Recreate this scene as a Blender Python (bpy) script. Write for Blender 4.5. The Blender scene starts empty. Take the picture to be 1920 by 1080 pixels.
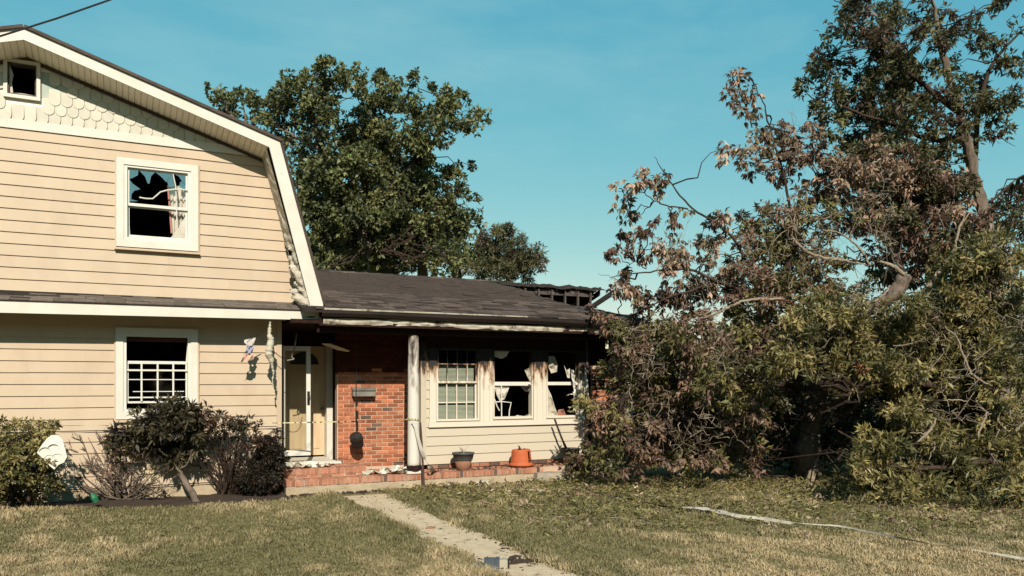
import bpy, math, random
import numpy as np
from mathutils import Vector, Matrix, noise as mnoise

scene = bpy.context.scene
C = scene.collection
rad = math.radians

# ------------------------------------------------------------------ camera
cam_data = bpy.data.cameras.new("camera")
cam_data.sensor_width = 36.0
cam_data.lens = 28.125
cam_data.shift_y = 0.0927
cam_data.clip_start = 0.1
cam_data.clip_end = 2000.0
cam = bpy.data.objects.new("camera", cam_data)
cam.location = (0.0, -13.9, 1.85)
cam.rotation_euler = (rad(90), 0.0, rad(-26.3))
C.objects.link(cam)
scene.camera = cam

# ------------------------------------------------------------------ sky, sun, exposure
SUN_TRAVEL = Vector((0.27, 1.0, -0.75)).normalized()
SUN_EL = math.asin(-SUN_TRAVEL.z)
SUN_AZ = math.atan2(-SUN_TRAVEL.x, -SUN_TRAVEL.y)          # clockwise from +Y

world = bpy.data.worlds.new("World")
scene.world = world
world.use_nodes = True
wn, wl = world.node_tree.nodes, world.node_tree.links
wn.clear()
w_out = wn.new("ShaderNodeOutputWorld")
w_bg = wn.new("ShaderNodeBackground")
w_sky = wn.new("ShaderNodeTexSky")
w_sky.sky_type = 'NISHITA'
w_sky.sun_disc = False
w_sky.sun_elevation = SUN_EL
w_sky.sun_rotation = SUN_AZ
w_sky.air_density = 1.0
w_sky.dust_density = 0.0
w_sky.ozone_density = 3.0
# film-like response of the sky colour: each channel its own contrast
w_sep = wn.new("ShaderNodeSeparateColor"); w_com = wn.new("ShaderNodeCombineColor")
wl.new(w_sky.outputs[0], w_sep.inputs[0])
for i_, (pw, k_) in enumerate(((1.15, 0.92), (0.52, 2.85), (0.30, 3.75))):
    p_ = wn.new("ShaderNodeMath"); p_.operation = 'POWER'; p_.inputs[1].default_value = pw
    q_ = wn.new("ShaderNodeMath"); q_.operation = 'MULTIPLY'; q_.inputs[1].default_value = k_
    wl.new(w_sep.outputs[i_], p_.inputs[0]); wl.new(p_.outputs[0], q_.inputs[0]); wl.new(q_.outputs[0], w_com.inputs[i_])
w_bg.inputs[1].default_value = 0.07

# thin wisps of high cloud
w_tc = wn.new("ShaderNodeTexCoord")
w_map = wn.new("ShaderNodeMapping"); w_map.inputs['Scale'].default_value = (1.2, 2.0, 5.0)
w_map.inputs['Rotation'].default_value = (0.3, 0.5, 0.4)
w_noise = wn.new("ShaderNodeTexNoise"); w_noise.inputs['Scale'].default_value = 1.6; w_noise.inputs['Detail'].default_value = 5.0
w_noise.inputs['Roughness'].default_value = 0.6
w_ramp = wn.new("ShaderNodeValToRGB")
w_ramp.color_ramp.elements[0].position = 0.50; w_ramp.color_ramp.elements[0].color = (0, 0, 0, 1)
w_ramp.color_ramp.elements[1].position = 0.85; w_ramp.color_ramp.elements[1].color = (0.48, 0.48, 0.48, 1)
w_cloud = wn.new("ShaderNodeMix"); w_cloud.data_type = 'RGBA'
w_cloud.inputs[7].default_value = (4.3, 7.0, 7.2, 1.0)
wl.new(w_tc.outputs['Generated'], w_map.inputs[0]); wl.new(w_map.outputs[0], w_noise.inputs['Vector'])
wl.new(w_noise.outputs['Fac'], w_ramp.inputs[0]); wl.new(w_ramp.outputs[0], w_cloud.inputs[0])
wl.new(w_com.outputs[0], w_cloud.inputs[6])
wl.new(w_cloud.outputs[2], w_bg.inputs[0])
wl.new(w_bg.outputs[0], w_out.inputs[0])

sun_data = bpy.data.lights.new("sun", 'SUN')
sun_data.energy = 5.0
sun_data.angle = rad(0.53)
sun_data.color = (1.0, 0.905, 0.775)
sun = bpy.data.objects.new("sun", sun_data)
sun.rotation_euler = SUN_TRAVEL.to_track_quat('-Z', 'Y').to_euler()
sun.location = (-10, -30, 25)
C.objects.link(sun)

scene.view_settings.view_transform = 'Standard'
scene.view_settings.look = 'None'
scene.view_settings.exposure = 0.48
scene.view_settings.gamma = 1.0
scene.view_settings.use_curve_mapping = False
scene.render.engine = 'CYCLES'
scene.cycles.max_bounces = 6
scene.cycles.diffuse_bounces = 3
scene.cycles.transparent_max_bounces = 12
scene.cycles.use_denoising = True

# ------------------------------------------------------------------ materials
def _nodes(name):
    m = bpy.data.materials.new(name); m.use_nodes = True
    nt = m.node_tree
    b = nt.nodes['Principled BSDF']
    return m, nt, b

def rgba(c, k=1.0): return (c[0]*k, c[1]*k, c[2]*k, 1.0)
AL = 0.70                                   # overall reflectance level of painted and masonry surfaces

def stain(name, c1, c2, scale=4.0, rough=0.7, bump=0.0, bscale=30.0, lo=0.35, hi=0.7, stretch=(1, 1, 1), c3=None,
          s3=12.0, lo3=0.6, hi3=0.75, piece=0.0, spec=0.3, coord='world', detail=6.0):
    """two or three tone procedural surface; piece = random lightness per object"""
    m, nt, b = _nodes(name)
    N, L = nt.nodes, nt.links
    b.inputs['Roughness'].default_value = rough
    b.inputs['Specular IOR Level'].default_value = spec
    if coord == 'world':
        g = N.new("ShaderNodeNewGeometry"); src = g.outputs['Position']
    else:
        g = N.new("ShaderNodeTexCoord"); src = g.outputs['Object']
    mp = N.new("ShaderNodeMapping"); mp.inputs['Scale'].default_value = stretch
    L.new(src, mp.inputs[0])
    n1 = N.new("ShaderNodeTexNoise"); n1.inputs['Scale'].default_value = scale; n1.inputs['Detail'].default_value = detail
    L.new(mp.outputs[0], n1.inputs['Vector'])
    r1 = N.new("ShaderNodeMapRange"); r1.inputs[1].default_value = lo; r1.inputs[2].default_value = hi
    L.new(n1.outputs['Fac'], r1.inputs[0])
    mx = N.new("ShaderNodeMix"); mx.data_type = 'RGBA'
    mx.inputs[6].default_value = rgba(c1, AL); mx.inputs[7].default_value = rgba(c2, AL)
    L.new(r1.outputs[0], mx.inputs[0])
    col = mx.outputs[2]
    if c3 is not None:
        n3 = N.new("ShaderNodeTexNoise"); n3.inputs['Scale'].default_value = s3; n3.inputs['Detail'].default_value = 8.0
        n3.inputs['Roughness'].default_value = 0.65
        L.new(mp.outputs[0], n3.inputs['Vector'])
        r3 = N.new("ShaderNodeMapRange"); r3.inputs[1].default_value = lo3; r3.inputs[2].default_value = hi3
        L.new(n3.outputs['Fac'], r3.inputs[0])
        m3 = N.new("ShaderNodeMix"); m3.data_type = 'RGBA'; m3.inputs[7].default_value = rgba(c3, AL)
        L.new(r3.outputs[0], m3.inputs[0]); L.new(col, m3.inputs[6]); col = m3.outputs[2]
    if piece > 0:
        oi = N.new("ShaderNodeObjectInfo")
        rr = N.new("ShaderNodeMapRange"); rr.inputs[3].default_value = 1 - piece; rr.inputs[4].default_value = 1 + piece
        L.new(oi.outputs['Random'], rr.inputs[0])
        hs = N.new("ShaderNodeHueSaturation"); L.new(rr.outputs[0], hs.inputs['Value']); L.new(col, hs.inputs['Color'])
        col = hs.outputs[0]
    L.new(col, b.inputs['Base Color'])
    if bump > 0:
        nb = N.new("ShaderNodeTexNoise"); nb.inputs['Scale'].default_value = bscale; nb.inputs['Detail'].default_value = 6.0
        L.new(mp.outputs[0], nb.inputs['Vector'])
        bp = N.new("ShaderNodeBump"); bp.inputs['Strength'].default_value = bump; bp.inputs['Distance'].default_value = 0.02
        L.new(nb.outputs['Fac'], bp.inputs['Height']); L.new(bp.outputs[0], b.inputs['Normal'])
    return m

def scorched(name, clean, brown, black, z_lo, z_hi, scale=7.0, rough=0.75, wob=0.9):
    """paint burnt off from above: black char, then a brown blistered fringe, then clean paint; ragged flame-licked edge"""
    m, nt, b = _nodes(name)
    N, L = nt.nodes, nt.links
    b.inputs['Roughness'].default_value = rough
    g = N.new("ShaderNodeNewGeometry")
    sx = N.new("ShaderNodeSeparateXYZ"); L.new(g.outputs['Position'], sx.inputs[0])
    zr = N.new("ShaderNodeMapRange"); zr.inputs[1].default_value = z_lo; zr.inputs[2].default_value = z_hi; zr.clamp = False
    L.new(sx.outputs['Z'], zr.inputs[0])
    mp = N.new("ShaderNodeMapping"); mp.inputs['Scale'].default_value = (1.6, 1.6, 0.5); L.new(g.outputs['Position'], mp.inputs[0])
    n = N.new("ShaderNodeTexNoise"); n.inputs['Scale'].default_value = scale; n.inputs['Detail'].default_value = 8.0
    n.inputs['Roughness'].default_value = 0.6
    L.new(mp.outputs[0], n.inputs['Vector'])
    sb = N.new("ShaderNodeMath"); sb.operation = 'SUBTRACT'; sb.inputs[1].default_value = 0.5; L.new(n.outputs['Fac'], sb.inputs[0])
    ml = N.new("ShaderNodeMath"); ml.operation = 'MULTIPLY_ADD'; ml.inputs[1].default_value = wob * 2.2
    L.new(sb.outputs[0], ml.inputs[0]); L.new(zr.outputs[0], ml.inputs[2])
    cr = N.new("ShaderNodeValToRGB"); e = cr.color_ramp.elements
    e[0].position = 0.0; e[0].color = rgba(clean, AL)
    e[1].position = 1.0; e[1].color = rgba(black, AL)
    for p, c in ((0.28, clean), (0.45, tuple(0.6 * a + 0.4 * q for a, q in zip(clean, brown))), (0.62, brown), (0.80, black)):
        k = e.new(p); k.color = rgba(c, AL)
    L.new(ml.outputs[0], cr.inputs[0]); L.new(cr.outputs[0], b.inputs['Base Color'])
    nb = N.new("ShaderNodeTexNoise"); nb.inputs['Scale'].default_value = 60.0; L.new(g.outputs['Position'], nb.inputs['Vector'])
    bp = N.new("ShaderNodeBump"); bp.inputs['Strength'].default_value = 0.35; bp.inputs['Distance'].default_value = 0.01
    L.new(nb.outputs['Fac'], bp.inputs['Height']); L.new(bp.outputs[0], b.inputs['Normal'])
    return m

def leaf_mat(name, transl=0.3, rough=0.5):
    """leaf colour comes from a per-leaf colour attribute"""
    m = bpy.data.materials.new(name); m.use_nodes = True
    nt = m.node_tree; N, L = nt.nodes, nt.links
    N.clear()
    o = N.new("ShaderNodeOutputMaterial")
    a = N.new("ShaderNodeAttribute"); a.attribute_name = "tone"
    p = N.new("ShaderNodeBsdfPrincipled"); p.inputs['Roughness'].default_value = rough; p.inputs['Specular IOR Level'].default_value = 0.35
    t = N.new("ShaderNodeBsdfTranslucent")
    mx = N.new("ShaderNodeMixShader"); mx.inputs[0].default_value = transl
    L.new(a.outputs['Color'], p.inputs['Base Color']); L.new(a.outputs['Color'], t.inputs['Color'])
    L.new(p.outputs[0], mx.inputs[1]); L.new(t.outputs[0], mx.inputs[2]); L.new(mx.outputs[0], o.inputs[0])
    return m

def glass_mat(name, refl=0.28, tint=(0.75, 0.85, 0.85)):
    m = bpy.data.materials.new(name); m.use_nodes = True
    nt = m.node_tree; N, L = nt.nodes, nt.links
    N.clear()
    o = N.new("ShaderNodeOutputMaterial")
    t = N.new("ShaderNodeBsdfTransparent"); t.inputs[0].default_value = rgba(tint)
    g = N.new("ShaderNodeBsdfGlossy"); g.inputs['Roughness'].default_value = 0.04; g.inputs[0].default_value = (0.95, 0.97, 0.97, 1)
    n = N.new("ShaderNodeTexNoise"); n.inputs['Scale'].default_value = 2.5
    bp = N.new("ShaderNodeBump"); bp.inputs['Strength'].default_value = 0.05
    L.new(n.outputs['Fac'], bp.inputs['Height']); L.new(bp.outputs[0], g.inputs['Normal'])
    mx = N.new("ShaderNodeMixShader"); mx.inputs[0].default_value = refl
    L.new(t.outputs[0], mx.inputs[1]); L.new(g.outputs[0], mx.inputs[2]); L.new(mx.outputs[0], o.inputs[0])
    return m

M = {}
M['siding'] = stain('tan_siding', (0.60, 0.468, 0.328), (0.64, 0.508, 0.362), 2.0, 0.6, 0.12, 90, piece=0.02, stretch=(1, 1, 0.6), c3=(0.53, 0.40, 0.285), s3=1.7, lo3=0.5, hi3=0.8)
M['siding_pale'] = scorched('cream_siding', (0.62, 0.545, 0.415), (0.30, 0.19, 0.10), (0.02, 0.014, 0.012), 1.7, 2.4)
M['white'] = stain('white_trim', (0.80, 0.76, 0.67), (0.72, 0.68, 0.58), 3.0, 0.5, 0.06, 60, c3=(0.50, 0.45, 0.36), s3=9, lo3=0.66, hi3=0.8)
M['vinyl'] = stain('white_vinyl', (0.82, 0.79, 0.71), (0.76, 0.73, 0.64), 5.0, 0.4, 0.0)
M['vinyl_burnt'] = scorched('scorched_white_trim', (0.78, 0.71, 0.58), (0.36, 0.21, 0.11), (0.02, 0.014, 0.012), 1.66, 2.36, 8.0, wob=0.85)  # real scorch, blackened lower to paint in shade on the window tops
M['scale'] = stain('white_shingle', (0.70, 0.66, 0.55), (0.62, 0.59, 0.48), 6.0, 0.65, 0.1, 50, piece=0.05)
M['wrap'] = stain('teal_sheathing', (0.40, 0.52, 0.46), (0.60, 0.60, 0.50), 5.0, 0.8, 0.1, 20, c3=(0.65, 0.62, 0.5), s3=8)
M['soffit'] = stain('soffit_panel', (1.10, 1.02, 0.88), (0.98, 0.90, 0.78), 2.5, 0.6, 0.05)
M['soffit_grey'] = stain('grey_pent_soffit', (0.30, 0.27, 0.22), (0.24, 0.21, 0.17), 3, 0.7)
M['brownline'] = stain('brown_channel', (0.10, 0.055, 0.04), (0.07, 0.04, 0.03), 4, 0.7)
M['shingle'] = stain('asphalt_shingle', (0.098, 0.074, 0.062), (0.155, 0.118, 0.098), 14.0, 0.95, 0.6, 160, piece=0.5, spec=0.1, c3=(0.05, 0.04, 0.036), s3=2.0, lo3=0.55, hi3=0.8, stretch=(0.3, 2, 2))
M['shingle_pent'] = stain('weathered_shingle', (0.15, 0.12, 0.10), (0.21, 0.175, 0.145), 14.0, 0.95, 0.6, 160, piece=0.22, spec=0.1)
M['underlay'] = stain('roof_underlay', (0.03, 0.025, 0.022), (0.05, 0.04, 0.035), 8, 0.95, 0.3, 40, spec=0.1)
M['char'] = stain('charred_wood', (0.026, 0.013, 0.011), (0.042, 0.022, 0.018), 8, 0.95, 0.8, 24, c3=(0.06, 0.042, 0.034), s3=18, lo3=0.62, hi3=0.75, spec=0.08)
M['char_grey'] = stain('ashen_charred_wood', (0.08, 0.064, 0.058), (0.17, 0.14, 0.125), 10, 0.95, 0.8, 24, stretch=(0.4, 1, 3), spec=0.1)
M['room'] = stain('sooted_plaster', (0.085, 0.036, 0.030), (0.12, 0.054, 0.042), 2, 0.95, 0.2, 10, spec=0.05)
M['gutter'] = stain('sooty_gutter', (0.022, 0.015, 0.013), (0.04, 0.028, 0.022), 4, 0.5, 0.15, 12, stretch=(0.3, 1, 1))
M['alu'] = stain('bent_white_aluminium', (0.66, 0.60, 0.48), (0.48, 0.42, 0.33), 3.0, 0.5, 0.3, 9, c3=(0.07, 0.048, 0.038), s3=4.0, lo3=0.50, hi3=0.66)
M['brick'] = stain('red_brick', (0.43, 0.142, 0.070), (0.54, 0.205, 0.105), 9, 0.85, 0.5, 60, piece=0.36, c3=(0.56, 0.30, 0.19), s3=14, lo3=0.6, hi3=0.8, spec=0.15)
M['brick_step'] = stain('dusty_step_brick', (0.42, 0.175, 0.105), (0.50, 0.24, 0.155), 7, 0.9, 0.5, 60, piece=0.25, c3=(0.56, 0.38, 0.28), s3=5, lo3=0.5, hi3=0.72, spec=0.1)
M['brick_dark'] = stain('dark_fired_brick', (0.13, 0.085, 0.065), (0.19, 0.12, 0.09), 9, 0.85, 0.5, 60, piece=0.2, spec=0.15)
M['brick_sooty'] = stain('sooty_brick', (0.075, 0.022, 0.013), (0.11, 0.036, 0.02), 9, 0.9, 0.5, 60, piece=0.25, spec=0.1)  # real soot, darkened further to paint in the porch shade
M['mortar'] = stain('mortar', (0.58, 0.42, 0.31), (0.66, 0.49, 0.36), 12, 0.95, 0.4, 60, spec=0.1)
M['concrete'] = stain('concrete_base', (0.56, 0.46, 0.32), (0.42, 0.33, 0.22), 4, 0.95, 0.5, 30, c3=(0.2, 0.15, 0.1), s3=5, lo3=0.55, hi3=0.75, spec=0.1)
M['post'] = scorched('peeling_white_post', (0.74, 0.70, 0.62), (0.30, 0.24, 0.20), (0.035, 0.03, 0.028), 1.2, 3.1, 5.0, wob=1.0)
M['doorwood'] = stain('tan_door_wood', (0.74, 0.56, 0.36), (0.64, 0.46, 0.28), 3, 0.6, 0.1, 30, stretch=(6, 6, 0.8))
M['doordark'] = stain('dark_lite', (0.015, 0.01, 0.01), (0.03, 0.02, 0.018), 5, 0.3)
M['iron'] = stain('black_iron', (0.016, 0.013, 0.012), (0.03, 0.022, 0.02), 10, 0.5, 0.2, 30)
M['brass'] = stain('tarnished_knob', (0.30, 0.24, 0.15), (0.2, 0.15, 0.1), 12, 0.35)
M['mailgrey'] = stain('grey_mailbox_metal', (0.20, 0.19, 0.16), (0.26, 0.24, 0.2), 6, 0.45, 0.05, 30)
M['yellow'] = stain('yellow_tape', (0.66, 0.55, 0.24), (0.74, 0.66, 0.38), 9, 0.45)
M['tapewhite'] = stain('white_tape', (0.74, 0.70, 0.62), (0.66, 0.62, 0.52), 6, 0.5, 0.2, 15)
M['black'] = stain('black_print', (0.02, 0.018, 0.016), (0.03, 0.025, 0.022), 6, 0.5)
M['redprint'] = stain('red_print', (0.35, 0.06, 0.04), (0.28, 0.05, 0.04), 6, 0.5)
M['cloth'] = stain('sooty_white_cloth', (0.62, 0.57, 0.45), (0.42, 0.37, 0.28), 9, 0.85, 0.4, 20, c3=(0.14, 0.11, 0.09), s3=12, lo3=0.6, hi3=0.75)
M['wrapcloth'] = stain('melted_soffit_vinyl', (0.74, 0.67, 0.54), (0.52, 0.46, 0.36), 8, 0.6, 0.5, 18, c3=(0.12, 0.09, 0.07), s3=9, lo3=0.6, hi3=0.75)
M['curtain'] = stain('pale_curtain', (0.70, 0.66, 0.56), (0.58, 0.52, 0.44), 6, 0.9, 0.3, 14)
M['pink'] = stain('pink_hem', (0.52, 0.24, 0.2), (0.45, 0.2, 0.17), 6, 0.9)
M['blind'] = stain('mini_blind', (0.52, 0.54, 0.44), (0.46, 0.48, 0.40), 4, 0.6)
M['glass'] = glass_mat('window_glass', 0.02, (0.92, 0.93, 0.91))
M['sootglass'] = glass_mat('soot_filmed_glass', 0.03, (0.16, 0.11, 0.09))  # dark tint paints shade over the top row of panes
M['shard'] = glass_mat('broken_glass', 0.34, (0.55, 0.7, 0.72))
M['flagblue'] = stain('faded_blue_cloth', (0.22, 0.25, 0.42), (0.45, 0.44, 0.48), 14, 0.8)
M['flagpink'] = stain('faded_orange_cloth', (0.62, 0.34, 0.22), (0.66, 0.5, 0.42), 12, 0.8)
M['flagwhite'] = stain('faded_white_cloth', (0.68, 0.64, 0.58), (0.5, 0.46, 0.44), 14, 0.8)
M['terracotta'] = stain('terracotta', (0.34, 0.16, 0.095), (0.27, 0.13, 0.08), 8, 0.8, 0.2, 50)
M['potgrey'] = stain('grey_glazed_rim', (0.075, 0.075, 0.07), (0.11, 0.105, 0.095), 7, 0.6, 0.1, 40)
M['orange'] = stain('orange_plastic', (0.62, 0.145, 0.045), (0.52, 0.115, 0.04), 5, 0.65, 0.2, 25, c3=(0.40, 0.11, 0.06), s3=7, lo3=.55, hi3=.75)
M['stone'] = stain('pale_stone', (0.42, 0.36, 0.27), (0.34, 0.29, 0.22), 6, 0.9, 0.4, 40)
M['soil'] = stain('potting_soil', (0.075, 0.05, 0.035), (0.045, 0.03, 0.022), 20, 0.95, 0.6, 60)
M['path'] = stain('sandy_concrete_path', (0.68, 0.53, 0.35), (0.82, 0.65, 0.45), 6, 0.95, 0.8, 90, c3=(0.30, 0.22, 0.14), s3=5, lo3=0.56, hi3=0.68, spec=0.1)
M['lawn'] = stain('lawn_soil', (0.30, 0.24, 0.12), (0.17, 0.155, 0.07), 0.9, 0.95, 0.6, 60, c3=(0.42, 0.33, 0.18), s3=2.2, lo3=0.5, hi3=0.75, spec=0.05)
M['bark'] = stain('grey_bark', (0.13, 0.098, 0.076), (0.25, 0.20, 0.16), 9, 0.95, 0.9, 18, stretch=(1, 1, 0.35), spec=0.1)
M['palebark'] = stain('pale_dead_limb', (0.38, 0.31, 0.23), (0.27, 0.21, 0.155), 7, 0.9, 0.6, 22, spec=0.1)
M['darkbark'] = stain('dark_twig', (0.05, 0.034, 0.026), (0.085, 0.06, 0.045), 9, 0.95, 0.5, 20, spec=0.1)
M['leaf'] = leaf_mat('leaf')
M['dryleaf'] = leaf_mat('dry_leaf', 0.2, 0.7)
M['blade'] = leaf_mat('grass_blade', 0.3, 0.6)
M['cable'] = stain('black_cable', (0.02, 0.02, 0.02), (0.03, 0.03, 0.03), 5, 0.6)
M['slate'] = stain('slate_blue_plastic', (0.07, 0.09, 0.105), (0.10, 0.12, 0.13), 8, 0.5, 0.1, 30)
M['lens'] = stain('ivory_lens', (0.50, 0.46, 0.36), (0.42, 0.38, 0.3), 8, 0.4)
M['green'] = stain('green_plastic', (0.03, 0.20, 0.09), (0.02, 0.15, 0.07), 8, 0.4)

# ------------------------------------------------------------------ mesh helpers
class MB:
    def __init__(s): s.v = []; s.f = []
    def add(s, vs, fs):
        o = len(s.v); s.v += [tuple(p) for p in vs]; s.f += [tuple(i + o for i in f) for f in fs]; return s
    def box(s, x0, x1, y0, y1, z0, z1):
        return s.add([(x0,y0,z0),(x1,y0,z0),(x1,y1,z0),(x0,y1,z0),(x0,y0,z1),(x1,y0,z1),(x1,y1,z1),(x0,y1,z1)],
                     [(0,3,2,1),(4,5,6,7),(0,1,5,4),(1,2,6,5),(2,3,7,6),(3,0,4,7)])
    def hexa(s, p):            # 8 corners: bottom loop then top loop
        return s.add(p, [(0,3,2,1),(4,5,6,7),(0,1,5,4),(1,2,6,5),(2,3,7,6),(3,0,4,7)])
    def prism_xz(s, poly, y0, y1):
        n = len(poly)
        vs = [(x, y0, z) for x, z in poly] + [(x, y1, z) for x, z in poly]
        fs = [tuple(range(n)), tuple(range(2*n-1, n-1, -1))] + [(i, i+n, (i+1) % n + n, (i+1) % n) for i in range(n)]
        return s.add(vs, fs)
    def tube(s, pts, rads, n=6, cap=True, ridge=0.0):
        pts = [Vector(p) for p in pts]
        if not hasattr(rads, '__len__'): rads = [rads] * len(pts)
        o = len(s.v); up = Vector((0.3, 0.2, 1)).normalized(); prev = None
        for i, p in enumerate(pts):
            t = (pts[min(i+1, len(pts)-1)] - pts[max(i-1, 0)])
            t = t.normalized() if t.length > 1e-9 else Vector((0, 0, 1))
            if prev is None:
                a = t.cross(up)
                if a.length < 1e-3: a = t.cross(Vector((1, 0, 0)))
                a.normalize()
            else:
                a = (prev - t * prev.dot(t)); a.normalize()
            prev = a; b = t.cross(a)
            for k in range(n):
                q = 2 * math.pi * k / n
                w = 1.0 if not ridge else 1 + ridge*mnoise.noise(Vector((math.cos(q)*2.2, math.sin(q)*2.2, i*0.22))) + ridge*.6*mnoise.noise(Vector((math.cos(q)*5, math.sin(q)*5, i*0.5 + 9)))
                s.v.append(tuple(p + (a * math.cos(q) + b * math.sin(q)) * rads[i] * w))
        for i in range(len(pts) - 1):
            for k in range(n):
                s.f.append((o+i*n+k, o+i*n+(k+1) % n, o+(i+1)*n+(k+1) % n, o+(i+1)*n+k))
        if cap:
            s.f.append(tuple(o + k for k in range(n-1, -1, -1))); e = o + (len(pts)-1)*n
            s.f.append(tuple(e + k for k in range(n)))
        return s
    def lathe(s, prof, n=24, cx=0, cy=0, cz=0, jit=0.0, rng=None):
        o = len(s.v); m = len(prof)
        for r, z in prof:
            for k in range(n):
                q = 2 * math.pi * k / n; j = 1 + (rng.uniform(-jit, jit) if rng else 0)
                s.v.append((cx + r*j*math.cos(q), cy + r*j*math.sin(q), cz + z))
        for i in range(m-1):
            for k in range(n):
                s.f.append((o+i*n+k, o+i*n+(k+1) % n, o+(i+1)*n+(k+1) % n, o+(i+1)*n+k))
        s.f.append(tuple(o + k for k in range(n-1, -1, -1))); e = o + (m-1)*n
        s.f.append(tuple(e + k for k in range(n)))
        return s
    def mesh(s, name, smooth=False):
        me = bpy.data.meshes.new(name); me.from_pydata(s.v, [], s.f); me.validate(); me.update()
        if smooth: me.polygons.foreach_set('use_smooth', [True] * len(me.polygons))
        return me

def link(name, me, mat=None, parent=None, loc=None, rot=None):
    if mat is not None and not me.materials: me.materials.append(M[mat] if isinstance(mat, str) else mat)
    o = bpy.data.objects.new(name, me); C.objects.link(o)
    if parent is not None:
        o.parent = parent; o.matrix_parent_inverse = Matrix.Translation(-parent.location) if parent.data is None else Matrix()
    if loc is not None: o.location = loc
    if rot is not None: o.rotation_euler = rot
    return o

def obj(name, mb, mat, parent=None, smooth=False, loc=None, rot=None):
    return link(name, mb.mesh(name, smooth), mat, parent, loc, rot)

def empty(name, loc=(0, 0, 0)):
    o = bpy.data.objects.new(name, None); o.empty_display_size = 0.2; o.location = loc; C.objects.link(o); return o

def tag(o, label=None, cat=None, group=None, kind=None):
    if label: o['label'] = label
    if cat: o['category'] = cat
    if group: o['group'] = group
    if kind: o['kind'] = kind
    return o

def smooth_line(pts, k=6):
    P = [Vector(p) for p in pts]
    if len(P) < 3: return [P[0].lerp(P[-1], i / k) for i in range(k + 1)]
    P = [P[0]*2 - P[1]] + P + [P[-1]*2 - P[-2]]
    out = []
    for i in range(1, len(P) - 2):
        a, b, c, d = P[i-1], P[i], P[i+1], P[i+2]
        for j in range(k):
            t = j / k
            out.append(0.5 * ((2*b) + (c - a)*t + (2*a - 5*b + 4*c - d)*t*t + (3*b - a - 3*c + d)*t**3))
    out.append(P[-2]); return out

def lerp_list(vals, n):
    return list(np.interp(np.linspace(0, len(vals)-1, n), range(len(vals)), vals))

def fields(seed, n=14, fmin=0.4, fmax=3.0):
    """smooth random field over x, y as a sum of plane waves"""
    r = np.random.RandomState(seed)
    ang = r.uniform(0, 2*np.pi, n); fr = np.exp(r.uniform(np.log(fmin), np.log(fmax), n)); ph = r.uniform(0, 2*np.pi, n)
    kx, ky = np.cos(ang)*fr, np.sin(ang)*fr
    w = 1 / fr**0.5; w /= np.sqrt((w**2).sum() / 2)
    return lambda x, y: (w[None] * np.sin(np.multiply.outer(x, kx) + np.multiply.outer(y, ky) + ph)).sum(-1)

def mesh_np(name, verts, faces_flat, loop_tot, mat, parent=None, tone=None, smooth=False):
    me = bpy.data.meshes.new(name)
    nv, nf = len(verts), len(loop_tot)
    me.vertices.add(nv); me.vertices.foreach_set('co', np.asarray(verts, np.float32).ravel())
    me.loops.add(len(faces_flat)); me.loops.foreach_set('vertex_index', np.asarray(faces_flat, np.int32))
    me.polygons.add(nf)
    st = np.concatenate([[0], np.cumsum(loop_tot)[:-1]]).astype(np.int32)
    me.polygons.foreach_set('loop_start', st)
    me.update(calc_edges=True)
    if tone is not None:
        a = me.attributes.new('tone', 'FLOAT_COLOR', 'POINT')
        c = np.ones((nv, 4), np.float32); c[:, :3] = tone
        a.data.foreach_set('color', c.ravel())
    return link(name, me, mat, parent)

# ------------------------------------------------------------------ terrain
def ground_z(x, y):
    x = np.asarray(x, float); y = np.asarray(y, float)
    z = 0.13 * np.clip((0.6 - x) / 2.4, 0, 1.4) * np.clip((-y + 0.4) / 1.4, 0, 1)
    z = z + 0.018 * np.sin(x*1.3 + 0.4*y) * np.sin(y*0.9 - 0.3*x)
    path = np.clip(1 - np.abs(x - 3.63) / 0.9, 0, 1)
    z = z * (1 - path) 
    return z - 0.012 * path

def axis(lo, hi, step, far):
    a = list(np.arange(lo, hi + 1e-6, step)); s = step; v = hi
    while v < far: s *= 1.6; v += s; a.append(v)
    s = step; v = lo
    while v > -far: s *= 1.6; v -= s; a.insert(0, v)
    return np.array(a)

gx, gy = axis(-6, 16, 0.22, 900.0), axis(-13, 1, 0.22, 900.0)
GX, GY = np.meshgrid(gx, gy, indexing='ij')
GZ = ground_z(np.clip(GX, -8, 18), np.clip(GY, -14, 3)); GZ[(np.abs(GX) > 30) | (np.abs(GY) > 30)] = 0
nx, ny = len(gx), len(gy)
I = np.arange(nx*ny).reshape(nx, ny)
Q = np.stack([I[:-1, :-1], I[1:, :-1], I[1:, 1:], I[:-1, 1:]], -1).reshape(-1, 4)
lawn = mesh_np('lawn', np.stack([GX, GY, GZ], -1).reshape(-1, 3), Q.ravel(), np.full(len(Q), 4), 'lawn')
tag(lawn, 'dry green and straw coloured front lawn', 'lawn', kind='structure')

bed = MB(); r = random.Random(44); nb_ = 60
for i in range(nb_ + 1):
    x = -6 + 8.48*i/nb_; f_ = -0.92 + .06*math.sin(x*4) + r.uniform(-.03, .03)
    for j in range(5):
        y = f_ + (0.03 - f_)*j/4; bed.v.append((x, y, float(ground_z(x, y)) + (0.004 if j == 0 else 0.02 + r.uniform(0, .025))))
bed.f += [(5*i+j, 5*i+5+j, 5*i+6+j, 5*i+1+j) for i in range(nb_) for j in range(4)]
tag(obj('planting_bed', bed, 'soil'), 'dark bare soil strip under the front shrubs', 'soil', kind='structure')

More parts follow.
